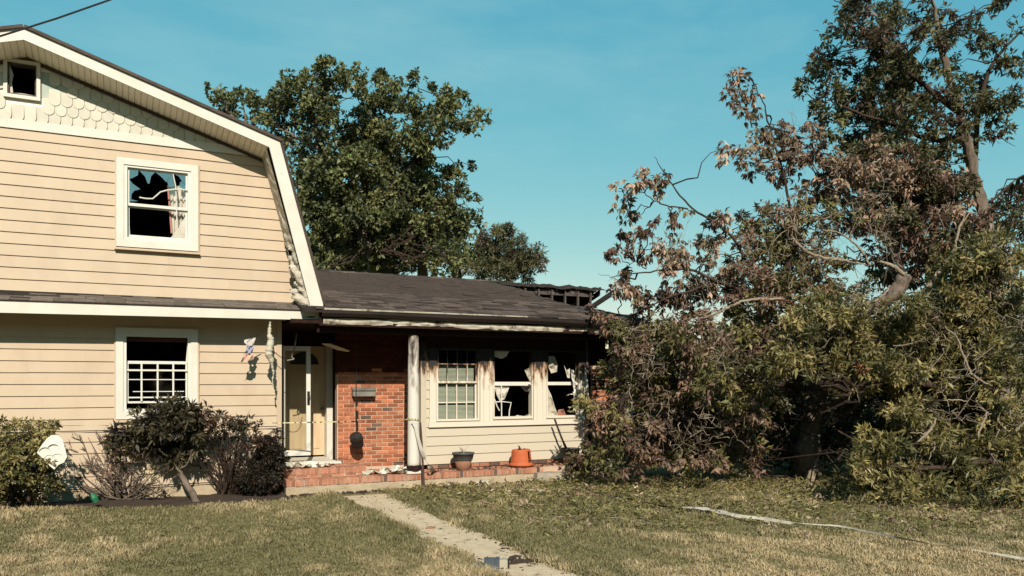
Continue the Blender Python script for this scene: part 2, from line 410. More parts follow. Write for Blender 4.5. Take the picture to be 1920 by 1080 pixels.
# front walk: three worn slabs with an uneven edge
path = empty('walkway', (3.63, -4, 0)); tag(path, 'sandy concrete walk running to the brick step', 'path', kind='structure')
rg = random.Random(5)
for (ya, yb) in ((-1.02, -3.55), (-3.57, -6.46), (-6.62, -9.6), (-9.62, -12.6)):
    n = 26; mb = MB(); top = []; 
    for i in range(n + 1):
        y = ya + (yb - ya)*i/n
        a, b = 3.29 + 0.035*math.sin(y*3.1) + rg.uniform(-.02, .02), 3.97 + 0.035*math.sin(y*2.3 + 1) + rg.uniform(-.025, .025)
        if ya == -1.02: b += 0.25 * max(0, 1 - i/4)
        top += [(a, y, 0.006), (b, y, 0.006)]
    vs = top + [(x, y, -0.09) for x, y, z in top]; m = len(top)
    fs = []
    for i in range(n):
        k = 2*i; fs.append((k, k+1, k+3, k+2)); fs.append((k+m, k, k+2, k+2+m)); fs.append((k+1, k+1+m, k+3+m, k+3))
    fs += [(0, m, m+1, 1), (m-2, m-1, 2*m-1, 2*m-2)]
    mb.add(vs, fs); obj('walk_slab', mb, 'path', path)

# ------------------------------------------------------------------ the house
house = empty('burned_house', (0, 0, 0))
tag(house, 'fire damaged tan gambrel house with burnt out brick and cream porch wing', 'house')
HP = house
RX = -1.19                                    # ridge line of the gambrel
def mir(x): return 2*RX - x
SL = 0.3206                                   # upper slope, inner (soffit) line z = 6.76 - SL*|x-RX|
def soffit_z(x):
    d = abs(x - RX)
    return 6.76 - SL*d if d <= 3.40 else 5.67 - (d - 3.40)*3.75

def strips(mb, xs, zb, top, holes, y0, y1):
    xs = sorted(set(xs))
    for a, b in zip(xs[:-1], xs[1:]):
        mid = (a + b)/2
        cuts = sorted([(h[2], h[3]) for h in holes if h[0] <= mid <= h[1]])
        z = zb
        for c0, c1 in cuts:
            if c0 > z + 1e-4: mb.box(a, b, y0, y1, z, c0)
            z = c1
        ta, tb = top(a), top(b)
        if max(ta, tb) > z:
            mb.hexa([(a,y0,z),(b,y0,z),(b,y1,z),(a,y1,z),(a,y0,max(ta,z+1e-3)),(b,y0,max(tb,z+1e-3)),(b,y1,max(tb,z+1e-3)),(a,y1,max(ta,z+1e-3))])
    return mb

UPW = (0.14, 1.04, 4.10, 5.26)       # upper window opening
LOW = (0.10, 1.06, 1.40, 2.62)       # lower window opening
ATT = (-1.44, -1.075, 6.115, 6.585)
mb = MB()
strips(mb, [-5.3, RX, 2.20, 2.92, mir(2.20), mir(2.92), UPW[0], UPW[1], ATT[0], ATT[1]], 2.95, lambda x: soffit_z(x) + 0.05, [UPW, ATT], 0.0, 0.14)
obj('gable_wall', mb, 'siding', HP)
mb = MB()
strips(mb, [-4.9, LOW[0], LOW[1], 2.49], 0.20, lambda x: 2.945, [LOW], 0.0, 0.14)
obj('front_wall', mb, 'siding', HP)
mb = MB().box(-4.9, 2.48, 0.02, 0.16, -0.3, 0.198); obj('foundation', mb, 'concrete', HP)
mb = MB().box(-4.9, -4.76, 0.14, 8.5, 0, 2.95).box(2.36, 2.49, 0.14, 8.5, 0, 2.95).box(-4.9, 2.49, 8.5, 8.64, 0, 2.95)
strips(mb, [-5.3, RX, 2.20, 2.92, mir(2.20), mir(2.92)], 2.95, lambda x: soffit_z(x) + 0.05, [], 8.5, 8.64)
obj('side_wall', mb, 'siding', HP)
mb = MB().box(-4.75, 2.35, 0.145, 8.49, 0.25, 0.3).box(-5.0, 2.8, 0.145, 8.49, 2.96, 3.06).box(-4.4, 2.0, 0.145, 8.49, 5.50, 5.58)
mb.box(-4.75, 2.35, 3.2, 3.25, 0.3, 2.95).box(-4.9, 2.7, 2.6, 2.65, 3.06, 5.5).box(-2.2, 0.0, 2.0, 2.05, 5.58, 6.4)
mb.box(-4.75, -4.72, 0.15, 3.2, 0.3, 2.95).box(2.32, 2.35, 0.15, 3.2, 0.3, 2.95).box(-3.0, -2.97, 0.15, 2.6, 3.06, 5.5).box(2.15, 2.18, 0.15, 2.6, 3.06, 5.5)
obj('interior_lining', mb, 'room', HP)

# lap siding, every board its own piece
jr = random.Random(77)
def siding(z0, step, n, y, left, right, rects, mat, cap=None, lip=0.024):
    for k in range(n):
        zb = z0 + k*step; zt = zb + step + 0.012
        if cap and zt > cap: zt = cap
        if zt - zb < 0.03: continue
        segs = [(left(zb), left(zt), right(zb), right(zt), zb, zt)]
        for (a, b, c, d) in rects:
            out = []
            for (l0, l1, r0, r1, q0, q1) in segs:
                if q1 <= c or q0 >= d or r0 <= a or l0 >= b: out.append((l0, l1, r0, r1, q0, q1)); continue
                out.append((l0, l1, a, a, q0, q1)); out.append((b, b, r0, r1, q0, q1))
                if q1 > d + 0.03: out.append((a, a, b, b, d, q1))
                if q0 < c - 0.03: out.append((a, a, b, b, q0, c))
            segs = out
        out = []
        for (l0, l1, r0, r1, q0, q1) in segs:
            if r0 - l0 > 1.3:
                c = jr.uniform(l0 + .35, r0 - .35); out += [(l0, l1, c - .0004, c - .0004, q0, q1), (c + .0004, c + .0004, r0, r1, q0, q1)]
            else: out.append((l0, l1, r0, r1, q0, q1))
        for (l0, l1, r0, r1, q0, q1) in out:
            if r0 - l0 < 0.02: continue
            q0 += jr.uniform(-.003, .003)
            f = (q0 - zb)/(step + 0.012); g = (q1 - zb)/(step + 0.012)
            yb, yt = y - lip*(1 - f) - 0.004*f, y - lip*(1 - g) - 0.004*g
            m = MB().hexa([(l0, yb, q0), (r0, yb, q0), (r0, y, q0), (l0, y, q0), (l1, yt, q1), (r1, yt, q1), (r1, y, q1), (l1, y, q1)])
            obj('siding_board', m, mat, HP)

wrake = lambda z: 2.90 - (z - 3.10)*0.267 if z < 5.67 else 2.2
siding(3.219, 0.1737, 14, 0.0, lambda z: -2.4, wrake, [(0.02, 1.16, 4.0, 5.34)], 'siding', cap=5.62)
siding(0.235, 0.1772, 16, 0.0, lambda z: -2.4, lambda z: 2.44, [(0.01, 1.155, 1.30, 2.69)], 'siding', cap=2.94)
obj('corner_board', MB().box(2.425, 2.505, -0.032, 0.0, 0.205, 2.94), 'siding', HP)

# gable trim band, sheathing patch and fish-scale shingles
obj('frieze_board', MB().prism_xz([(-4.65, 5.61), (2.27, 5.63), (2.20, 5.765), (-4.58, 5.745)], -0.034, -0.004), 'white', HP)
obj('bare_sheathing', MB().prism_xz([(-1.03, 6.13), (-0.60, 6.13), (-0.55, 6.30), (-0.60, 6.52), (-1.03, 6.52)], -0.011, -0.006), 'wrap', HP)
def scale_mesh(w, h, n=9):
    r = w/2*0.95; pts = [(-r, h), (r, h)]
    pts += [(r*math.cos(-math.pi*i/n), r*0.95*math.sin(-math.pi*i/n) + 0.02) for i in range(n + 1)]
    m = MB(); k = len(pts)
    vs = [(x, -0.020 if z < h*0.5 else -0.002, z) for x, z in pts][:] + [(x, 0.0 if z < h*0.5 else 0.006, z) for x, z in pts]
    m.add(vs, [tuple(reversed(range(k))), tuple(range(k, 2*k))] + [(i, (i+1) % k, (i+1) % k + k, i + k) for i in range(k)])
    return m.mesh('scale_shingle')
SW, SH = 0.158, 0.148
sm = scale_mesh(SW, 0.20); sm.materials.append(M['scale'])
rg = random.Random(3)
mb = MB(); strips(mb, [-4.4, RX, 1.95, ATT[0], ATT[1]], 5.76, lambda x: soffit_z(x) - 0.01, [ATT], -0.005, -0.0005)
scale_field = obj('shingle_backing', mb, 'soffit', HP)
for row in range(7):
    zb = 5.855 + row*SH - 0.07
    off = (row % 2)*SW/2
    for c in range(-12, 24):
        x = -1.31 + c*SW + off + 0.0
        if x < -2.1 or x > 2.1: continue
        zc = zb + 0.12
        if zc + 0.05 > soffit_z(x) + 0.02: continue
        if ATT[0]-0.09 < x < ATT[1]+0.09 and 6.02 < zc + 0.06 and zb - 0.05 < 6.66: continue
        if -1.03 < x < -0.62 and 6.15 < zb + 0.05 < 6.42: continue
        link('scale_shingle', sm, None, HP, (x, -0.010, zb), (rg.uniform(-.012, .01), rg.uniform(-.015, .015), 0))

# rake and pent overhang
YF = -0.55
O = [(RX, 6.925), (2.376, 5.79), (3.085, 3.165)]
N_ = [(RX, 6.76), (2.215, 5.668), (2.890, 3.06)]
def fascia(name, p, q):
    obj(name, MB().prism_xz(p + q[::-1], YF, YF + 0.03), 'white', HP)
fascia('rake_fascia', O[:2], N_[:2]); fascia('rake_fascia', O[1:], N_[1:])
ml = lambda L: [(mir(x), z) for x, z in L]
fascia('rake_fascia', ml(O[:2]), ml(N_[:2])); fascia('rake_fascia', ml(O[1:]), ml(N_[1:]))
obj('eave_fascia', MB().prism_xz([(-5.4, 2.80), (3.085, 2.895), (3.085, 3.165), (2.872, 3.055), (-5.4, 2.985)], YF - 0.004, YF + 0.026), 'white', HP)
# torn nick at the end of the eave fascia
obj('torn_edge', MB().prism_xz([(2.72, 2.925), (2.80, 2.935), (2.90, 2.925), (2.98, 2.95), (2.90, 2.955), (2.82, 2.948)], YF - 0.007, YF - 0.002), 'gutter', HP)
def slab(name, p, q, t, y0, y1, mat='shingle', e=0.05):
    (x0, z0), (x1, z1) = p, q
    d = Vector((x1-x0, 0, z1-z0)).normalized(); n = Vector((-d.z, 0, d.x)) if d.x > 0 else Vector((d.z, 0, -d.x))
    if n.z < 0: n = -n
    a, b = Vector((x0, 0, z0)), Vector((x1, 0, z1)) + d*e
    poly = [(a.x, a.z), (b.x, b.z), ((b+n*t).x, (b+n*t).z), ((a+n*t).x, (a+n*t).z)]
    return obj(name, MB().prism_xz(poly, y0, y1), mat, HP)
slab('roof_slope', O[0], O[1], 0.045, YF - 0.035, 8.9); slab('roof_slope', ml(O)[0], ml(O)[1], 0.045, YF - 0.035, 8.9)
slab('roof_slope', (2.376, 5.80), (3.085, 3.165), 0.04, YF - 0.02, 8.9, e=0.0)
slab('roof_slope', (mir(2.376), 5.80), (mir(3.085), 3.165), 0.04, YF - 0.02, 8.9, e=0.0)
def rib_soffit(p, q, y0, y1, drop, name='soffit'):
    m = MB(); L = math.hypot(q[0]-p[0], q[1]-p[1]); n = int(L/0.088)
    for i in range(n):
        f0, f1 = i/n, (i + 0.86)/n
        for (a, b, h) in ((f0, f1, 0.0), (f1, (i+1)/n, 0.014)):
            xa, za = p[0]+(q[0]-p[0])*a, p[1]+(q[1]-p[1])*a + h
            xb, zb = p[0]+(q[0]-p[0])*b, p[1]+(q[1]-p[1])*b + h
            m.hexa([(xa,y0,za),(xb,y0,zb),(xb,y1,zb-drop),(xa,y1,za-drop),(xa,y0,za+.02),(xb,y0,zb+.02),(xb,y1,zb-drop+.02),(xa,y1,za-drop+.02)])
    obj(name, m, 'soffit', HP)
rib_soffit((RX, 6.765), (2.215, 5.672), YF + 0.03, -0.002, 0.075)
rib_soffit((mir(2.215), 5.672), (RX, 6.765), YF + 0.03, -0.002, 0.075)
for p, q in ((( RX, 6.69), (2.18, 5.60)), ((mir(2.18), 5.60), (RX, 6.69))):
    obj('channel', MB().prism_xz([p, q, (q[0], q[1]-0.045), (p[0], p[1]-0.045)], -0.05, -0.012), 'brownline', HP)  # dark strip painting the shadow gap where soffit meets wall
# steep soffit, vinyl softened by the heat into folds
m = MB().hexa([(2.215,YF+.03,5.66),(2.89,YF+.03,3.06),(2.89,0,3.06),(2.215,0,5.66),(2.30,YF+.03,5.66),(3.0,YF+.03,3.06),(3.0,0,3.06),(2.30,0,5.66)])
obj('soffit_void', m, 'char', HP)
def folded_soffit():
    m = MB(); ns, na = 150, 14; rgx = random.Random(8)
    for i in range(ns + 1):
        s = i/ns
        x = 2.195 + (2.885-2.195)*s; z = 5.64 + (3.12-5.64)*s
        amp = 0.010 + 0.045*s + 0.13*max(0, s-0.45)
        for j in range(na + 1):
            a = j/na
            y = YF + 0.035 + (0.50 - 0.16*max(0, s-0.55))*a
            f = mnoise.noise(Vector((s*22 + a*6.0, a*2.2, 1.3)))*1.3 + 0.9*mnoise.noise(Vector((s*55 + a*12, a*3, 4.1))) + 0.25*math.sin(s*90 + a*9 + 5*mnoise.noise(Vector((s*7, a*2, 5))))
            hang = 0.30*max(0, s - 0.5)*math.sin(math.pi*a)
            m.v.append((x - 0.012 - amp*f*math.sin(math.pi*min(1, a*1.1)) - hang, y, z + 0.5*amp*mnoise.noise(Vector((s*30, a*3, 9)))))
    w = na + 1
    for i in range(ns):
        s = i/ns
        for j in range(na):
            if (0.60 < s < 0.66 and 4 <= j <= 10) or (0.80 < s < 0.875 and 5 <= j) : continue
            m.f.append((i*w+j, i*w+j+1, (i+1)*w+j+1, (i+1)*w+j))
    obj('folded_soffit', m, 'wrapcloth', HP, smooth=True)
folded_soffit()
m = MB(); pts = []
for i in range(40):
    s = i/39; pts.append((2.80 - 0.03*math.sin(s*9), -0.20 - 0.12*s + 0.05*math.sin(s*13), 3.62 - 0.42*s))
m.tube(pts, [0.06 + 0.035*math.sin(s*0.9) + 0.02*math.sin(s*2.3) for s in range(40)], 10)
obj('soffit_roll', m, 'wrapcloth', HP, smooth=True)

# pent roof
DY, DZ = 0.575, 0.175
slope = math.atan2(DZ, DY)
obj('pent_roof', MB().hexa([(-5.4,-0.565,2.99),(2.93,-0.565,3.035),(2.93,0,3.205),(-5.4,0,3.19),(-5.4,-0.565,3.02),(2.93,-0.565,3.05),(2.93,0,3.225),(-5.4,0,3.215)]), 'underlay', HP)
tabm = MB().hexa([(-.5,0,-.004),(.5,0,-.004),(.5,1,0.002),(-.5,1,0.002),(-.5,0,.012),(.5,0,.012),(.5,1,.006),(-.5,1,.006)]).mesh('shingle_tab'); tabm.materials.append(M['shingle_pent'])
rg = random.Random(12)
for row in range(3):
    x = -2.4 + rg.uniform(0, .2)
    while x < 2.83:
        w = rg.choice((0.16, 0.24, 0.30, 0.34)); w = min(w, 2.90 - x)
        f = row/3.0
        o = link('shingle', tabm, None, HP, (x + w/2, -0.572 + f*DY + rg.choice((0, 0.02)), 3.036 + 0.0054*(x) + f*DZ + rg.uniform(0, .004)), (slope, 0, 0)); o.scale = (w*0.98, 0.24, 1.0)
        x += w
obj('pent_soffit', MB().box(-5.3, 2.95, YF + 0.03, -0.03, 2.90, 2.93), 'soffit_grey', HP)

# ---- windows of the gambrel front
def frame(m, x0, x1, z0, z1, w, y0, y1, wt=None, wb=None):
    wt = w if wt is None else wt; wb = w if wb is None else wb
    return m.box(x0, x1, y0, y1, z1-wt, z1).box(x0, x1, y0, y1, z0, z0+wb).box(x0, x0+w, y0, y1, z0+wb, z1-wt).box(x1-w, x1, y0, y1, z0+wb, z1-wt)
def glass_poly(name, pts, parent, mat='shard', th=0.005):
    pts = [Vector(p) for p in pts]; n = len(pts)
    vs = [tuple(p) for p in pts] + [(p.x, p.y + th, p.z) for p in pts]
    m = MB().add(vs, [tuple(range(n)), tuple(reversed(range(n, 2*n)))] + [(i, (i+1) % n, (i+1) % n + n, i+n) for i in range(n)])
    return obj(name, m, mat, parent)

upper = obj('window', frame(MB(), -0.005, 1.182, 3.975, 5.362, 0.105, -0.062, -0.004), 'white', HP)
upper['label'] = 'upstairs window with its panes smashed out'
obj('outer_bead', frame(MB(), -0.028, 1.205, 3.945, 5.385, 0.022, -0.045, -0.005), 'siding', upper)
obj('window_sill', MB().box(-0.03, 1.21, -0.085, -0.03, 3.925, 3.944), 'siding', upper)
obj('inner_frame', frame(MB(), 0.10, 1.077, 4.08, 5.257, 0.05, -0.045, 0.10, 0.035, 0.05), 'vinyl', upper)
us = obj('upper_sash', frame(MB(), 0.151, 1.026, 4.63, 5.221, 0.028, 0.0, 0.03, 0.02, 0.045), 'vinyl', upper)
ls = obj('lower_sash', frame(MB(), 0.151, 1.026, 4.131, 4.629, 0.03, 0.035, 0.065, 0.02, 0.05), 'vinyl', upper)
for P_ in ([(0.168, 0.012, 5.216), (0.309, 0.012, 5.213), (0.3, 0.012, 5.123), (0.224, 0.012, 5.071), (0.188, 0.012, 5.051)],
           [(0.312, 0.016, 5.214), (0.551, 0.016, 5.2), (0.491, 0.016, 5.133), (0.468, 0.016, 5.008), (0.441, 0.016, 5.01), (0.402, 0.016, 5.115), (0.334, 0.016, 5.185)],
           [(0.554, 0.012, 5.199), (0.805, 0.012, 5.2), (0.747, 0.012, 5.13), (0.712, 0.012, 5.057), (0.649, 0.012, 5.127)],
           [(0.724, 0.018, 5.078), (0.765, 0.018, 5.157), (0.812, 0.018, 5.199), (0.841, 0.018, 5.012), (0.747, 0.018, 4.986)],
           [(0.843, 0.012, 5.195), (1.011, 0.012, 5.198), (1.011, 0.012, 5.036), (0.943, 0.012, 5.101), (0.893, 0.012, 5.175)],
           [(0.171, 0.014, 5.043), (0.196, 0.014, 5.025), (0.224, 0.014, 4.986), (0.337, 0.014, 4.906), (0.25, 0.014, 4.875), (0.21, 0.014, 4.814), (0.208, 0.014, 4.736), (0.303, 0.014, 4.716), (0.171, 0.014, 4.696)],
           [(0.944, 0.02, 5.099), (1.012, 0.02, 5.031), (1.009, 0.02, 4.973), (0.904, 0.02, 4.988), (0.914, 0.02, 5.087)],
           [(0.169, 0.045, 4.435), (0.183, 0.045, 4.312), (0.2, 0.045, 4.146), (0.169, 0.045, 4.144)]):
    glass_poly('glass_shard', P_, us)
m = MB().tube(smooth_line([(0.319, -0.03, 4.766), (0.51, -0.03, 4.765), (0.625, -0.03, 4.884), (0.835, -0.03, 4.949), (1.023, -0.03, 4.958)], 2), 0.011, 6)
obj('bent_muntin', m, 'vinyl', upper)
m = MB().tube([(0.81, -0.01, 5.195), (0.851, -0.01, 4.994), (0.86, -0.01, 4.663), (0.868, -0.01, 4.441)], 0.009, 6)
obj('loose_muntin', m, 'vinyl', upper)
# torn plastic sheet in the lower corner of the same window
P_ = [(1.023, 0.09, 4.602), (0.961, 0.09, 4.484), (0.887, 0.09, 4.365), (0.806, 0.09, 4.223), (0.757, 0.09, 4.157), (0.901, 0.09, 4.172), (1.029, 0.09, 4.145)]
glass_poly('torn_screen', P_, upper, 'curtain')
cur = empty('curtain', (0.904, 0.16, 4.503)); tag(cur, 'pale torn curtain with pink hem hanging in the smashed upstairs window', 'curtain')
m = MB(); nu, nv = 30, 12
A0, A1 = 0.749, 1.041
for i in range(nu + 1):
    for j in range(nv + 1):
        f, g = i/nu, j/nv
        x = A0 + 0.055*g + (A1 - A0 - 0.055*g)*f
        m.v.append((x, 0.16 + 0.022*math.sin(f*26 + 2*g) + 0.01*math.sin(f*60), 5.05 - 0.02*math.sin(f*20) - g*(0.78 + 0.03*math.sin(f*17))))
for i in range(nu):
    for j in range(nv):
        m.f.append((i*(nv+1)+j, (i+1)*(nv+1)+j, (i+1)*(nv+1)+j+1, i*(nv+1)+j+1))
obj('drape', m, 'curtain', cur, smooth=True)
obj('hem', MB().hexa([(A0+.035,.13,4.27),(A0+.062,.13,4.27),(A0+.062,.14,4.27),(A0+.035,.14,4.27),(A0-.02,.13,5.04),(A0+.006,.13,5.04),(A0+.006,.14,5.04),(A0-.02,.14,5.04)]), 'pink', cur)

lower = obj('window', frame(MB(), -0.012, 1.177, 1.285, 2.712, 0.105, -0.062, -0.004), 'white', HP)
lower['label'] = 'downstairs window with dropped sash and white grille'
obj('outer_bead', frame(MB(), -0.034, 1.20, 1.258, 2.734, 0.021, -0.045, -0.005), 'siding', lower)
obj('window_sill', MB().box(-0.04, 1.20, -0.09, -0.03, 1.236, 1.257), 'siding', lower)
obj('inner_frame', frame(MB(), 0.093, 1.072, 1.39, 2.607, 0.045, -0.045, 0.10, 0.03, 0.05), 'vinyl', lower)
X0_, X1_ = 0.139, 1.026
def zz(y): return 2.849 + (0 - y)/5.4*0.008
s1 = obj('lower_sash', frame(MB(), X0_+.002, X1_-.002, zz(890), zz(440), 0.026, 0.02, 0.05, 0.045, 0.03).box(X0_+.028, X1_-.028, 0.022, 0.046, zz(836), zz(822)), 'vinyl', lower)
s2 = obj('dropped_sash', MB().box(X0_+.002, X1_-.002, -0.012, 0.018, zz(548), zz(530)).box(X0_+.028, X1_-.028, -0.004, 0.012, zz(643), zz(634)).box(X0_+.09, X1_-.05, -0.004, 0.012, zz(770), zz(762)), 'vinyl', lower)
for px in (347, 507, 665):
    x = 0.139 + (px - 200)/610*0.885
    obj('muntin', MB().box(x-.013, x+.013, -0.006, 0.014, zz(870), zz(462)), 'vinyl', s1)
xs_ = [0.168] + [0.139 + (p - 200)/610*0.885 for p in (347, 507, 665)] + [0.998]
for a, b in zip(xs_[:-1], xs_[1:]):
    for (t, bb) in ((462, 530), (548, 634), (643, 822), (836, 880)):
        obj('pane', MB().box(a+.008, b-.008, 0.026, 0.03, zz(bb), zz(t)), 'glass', s1)
obj('head_blind', MB().box(0.15, 1.02, 0.05, 0.085, zz(232), zz(160)), 'room', lower)
glass_poly('glass_shard', [(1.0, 0.012, 2.164), (1.026, 0.012, 2.484), (1.026, 0.012, 2.165)], lower, 'vinyl')

att = obj('window', frame(MB(), -1.493, -1.022, 6.065, 6.635, 0.05, -0.06, -0.004), 'white', HP); att['label'] = 'small attic window opening burnt black'
obj('inner_frame', frame(MB(), -1.443, -1.072, 6.115, 6.585, 0.022, -0.035, 0.10), 'char_grey', att)
glass_poly('glass_shard', [(-1.42, 0.0, 6.14), (-1.375, 0.0, 6.15), (-1.39, 0.0, 6.30), (-1.37, 0.0, 6.42), (-1.42, 0.0, 6.56)], att, 'curtain')
glass_poly('glass_shard', [(-1.42, 0.0, 6.135), (-1.10, 0.0, 6.135), (-1.12, 0.0, 6.15), (-1.25, 0.0, 6.158), (-1.38, 0.0, 6.148)], att, 'curtain')

# ------------------------------------------------------------------ porch wing
# back wall with brick facing
bw = obj('brick_wall', MB().box(3.62, 5.06, 0.655, 0.80, 0.0, 2.02), 'mortar', HP)
obj('sooted_mortar', MB().box(3.62, 5.06, 0.655, 0.80, 2.021, 2.83), 'brick_sooty', bw)  # upper band in the same soot and painted shade tone
bm = {}
def brick_mesh(w, h, mat, d=0.055):
    k = (round(w, 3), round(h, 3), mat, d)
    if k not in bm:
        e = 0.004
        m = MB()
        m.add([(e,0,e),(w-e,0,e),(w-e,0,h-e),(e,0,h-e),(0,e,0),(w,e,0),(w,e,h),(0,e,h),(0,d,0),(w,d,0),(w,d,h),(0,d,h)],
              [(0,1,2,3),(0,4,5,1),(1,5,6,2),(2,6,7,3),(3,7,4,0),(4,8,9,5),(5,9,10,6),(6,10,11,7),(7,11,8,4),(8,11,10,9)])
        me = m.mesh('brick'); me.materials.append(M[mat]); bm[k] = me
    return bm[k]
def brick_field(parent, x0, x1, z0, z1, y, seed, soot_shade_z=2.02, name='brick'):
    r = random.Random(seed); row = 0; z = z0
    while z + 0.062 < z1 + 0.001:
        x = x0 - (0.105 if row % 2 else 0)
        while x < x1 - 0.02:
            a, b = max(x, x0), min(x + 0.195, x1)
            if b - a > 0.03:
                mat = 'brick_sooty' if z + r.uniform(-.12, .12) > soot_shade_z else ('brick_dark' if r.random() < 0.10 else 'brick')
                link(name, brick_mesh(b - a, 0.058, mat), None, parent, (a, y - 0.012 + r.uniform(-.003, .003), z + r.uniform(-.001, .001)))
            x += 0.21
        z += 0.0735; row += 1
brick_field(bw, 3.64, 4.99, 0.30, 2.78, 0.655, 2)

# doors, set back in an alcove
obj('door_wall', MB().box(2.5, 2.80, 1.545, 1.7, 0.1, 2.83).box(2.80, 3.66, 1.545, 1.7, 2.58, 2.83).box(2.80, 3.66, 1.60, 1.7, 0.2, 2.58), 'char', HP)
obj('alcove_side', MB().box(3.68, 3.74, 0.81, 1.24, 0.38, 2.83), 'char', HP)
fd = obj('front_door', MB().box(2.80, 3.60, 1.50, 1.545, 0.47, 2.55), 'doorwood', HP); fd['label'] = 'tan wooden front door with fan shaped light'
for xa in (2.90, 3.25):
    obj('door_panel', MB().box(xa, xa + .25, 1.488, 1.50, 0.60, 1.25), 'doorwood', fd); obj('door_panel', MB().box(xa, xa + .25, 1.488, 1.50, 1.38, 2.1), 'doorwood', fd)
fan = [(3.2 + 0.27*math.cos(math.pi*i/12), 2.20 + 0.24*math.sin(math.pi*i/12)) for i in range(13)]
obj('fan_light', MB().prism_xz(fan, 1.485, 1.50), 'doordark', fd)
obj('door_knob', MB().lathe([(0.03, 0), (0.03, .006), (0.012, 0.008), (0.014, 0.03), (0.034, 0.045), (0.036, 0.065), (0.02, 0.08)], 14), 'brass', fd, True, (3.53, 1.50, 1.35), (rad(90), 0, 0))
df = obj('door_frame', MB().box(3.57, 3.76, 1.25, 1.30, 0.405, 2.60).box(3.58, 3.62, 1.301, 1.54, 0.42, 2.58), 'white', HP)
obj('threshold', MB().box(2.56, 3.57, 0.52, 1.48, 0.405, 0.44).box(2.54, 3.64, 0.42, 0.518, 0.34, 0.435), 'white', df)
sd = obj('storm_door', MB().box(3.03, 3.105, 0.50, 0.535, 0.56, 2.50).box(2.625, 3.03, 0.50, 0.535, 0.56, 0.66).box(2.625, 3.03, 0.50, 0.535, 2.42, 2.50).box(2.625, 2.66, 0.50, 0.535, 0.66, 2.42), 'vinyl', HP)
sd['label'] = 'narrow white storm door standing open before the front door'
obj('storm_pane', MB().box(2.66, 3.03, 0.514, 0.520, 0.66, 2.42), 'glass', sd)
m = MB().tube(smooth_line([(3.065, 0.49, 1.66), (3.075, 0.45, 1.62), (3.06, 0.45, 1.56), (3.07, 0.49, 1.50)], 4), 0.014, 6).box(3.045, 3.09, 0.485, 0.5, 1.46, 1.70)
obj('door_handle', m, 'iron', sd)
# bent soffit strip hanging over the door
m = MB(); pp = [(3.219, 0.1, 2.54), (3.35, 0.1, 2.533), (3.501, 0.1, 2.489), (3.701, 0.1, 2.418)]
for i, p in enumerate(pp):
    w = (0.01, 0.05, 0.06, 0.015)[i]
    m.v += [(p[0], p[1]-0.05, p[2]), (p[0]+0.01, p[1]+0.10, p[2]-w*0.6), (p[0]+0.02, p[1]+0.11, p[2]-w)]
m.f += [(3*i+j, 3*i+3+j, 3*i+4+j, 3*i+1+j) for i in range(3) for j in range(2)]
obj('hanging_strip', m, 'alu', HP)

# window wall
YW = 0.10
W1, W2, W3 = (5.335, 6.215, 1.135, 2.50), (6.50, 7.37, 1.15, 2.50), (7.67, 8.45, 1.15, 2.50)
mb = MB(); strips(mb, [5.06, 8.57, W1[0], W1[1], W2[0], W2[1], W3[0], W3[1]], 0.335, lambda x: 2.83, [W1, W2, W3], YW, YW + 0.12)
obj('window_wall', mb, 'siding_pale', HP)
obj('return_wall', MB().box(5.06, 5.16, YW + 0.12, 0.655, 0.335, 2.83), 'siding_pale', HP)
siding(0.335, 0.174, 4, YW, lambda z: 5.14, lambda z: 7.99, [], 'siding_pale', cap=1.03)
siding(0.335, 0.174, 4, YW, lambda z: 7.993, lambda z: 8.57, [], 'siding_pale', cap=1.03)
siding(1.031, 0.174, 9, YW, lambda z: 5.14, lambda z: 5.21, [], 'siding_pale', cap=2.5)
obj('corner_board', MB().box(5.03, 5.138, YW - 0.03, YW, 0.335, 2.6), 'siding_pale', HP)
for xa, xb in ((5.20, 5.325), (6.225, 6.49), (7.38, 7.66), (8.46, 8.56)):
    obj('window_casing', MB().box(xa, xb, YW-.04, YW, 1.12, 2.50), 'vinyl_burnt', HP)
sr = obj('window_sill', MB().box(5.18, 8.58, YW-.055, YW, 1.025, 1.118), 'vinyl_burnt', HP)
for xa, xb in ((6.285, 6.305), (6.41, 6.43), (7.445, 7.462), (7.575, 7.595)):
    obj('batten', MB().box(xa, xb, YW-.055, YW-.041, 1.12, 2.40), 'vinyl_burnt', sr)
obj('charred_header', MB().box(5.03, 8.60, YW-.02, YW+.1, 2.505, 2.83), 'char', HP)
# first window: still glazed, with blinds
w1 = obj('window', frame(MB(), W1[0], W1[1], W1[2], W1[3], 0.035, YW-.03, YW+.11), 'vinyl_burnt', HP); w1['label'] = 'porch window with white grilles and lowered blinds'
def z3(y): return 2.837 - y/3.857*0.01
gx0, gx1 = W1[0]+.037, W1[1]-.037
for nm, zt, zb, yy in (('upper_sash', z3(122), z3(382), YW+.01), ('lower_sash', z3(378), z3(658), YW+.045)):
    sa = obj(nm, frame(MB(), gx0, gx1, zb, zt, 0.028, yy, yy+.03, 0.026, 0.04), 'vinyl_burnt', w1)
    zm = z3(243) if nm == 'upper_sash' else z3(522)
    obj('muntin', MB().box(gx0+.028, gx1-.028, yy+.004, yy+.024, zm-.01, zm+.01), 'vinyl_burnt', sa)
    for k in (1, 2, 3):
        x = gx0 + (gx1-gx0)*k/4
        obj('muntin', MB().box(x-.01, x+.01, yy+.002, yy+.022, zb+.04, zt-.026), 'vinyl_burnt', sa)
    for k in range(4):
        xa = gx0 + (gx1-gx0)*k/4 + .011
        for (q0, q1) in ((zb+.03, zm-.01), (zm+.01, zt-.02)):
            obj('pane', MB().box(xa, xa + (gx1-gx0)/4 - .022, yy+.026, yy+.029, q0, q1), 'sootglass' if nm == 'upper_sash' and q0 > zm else 'glass', sa)
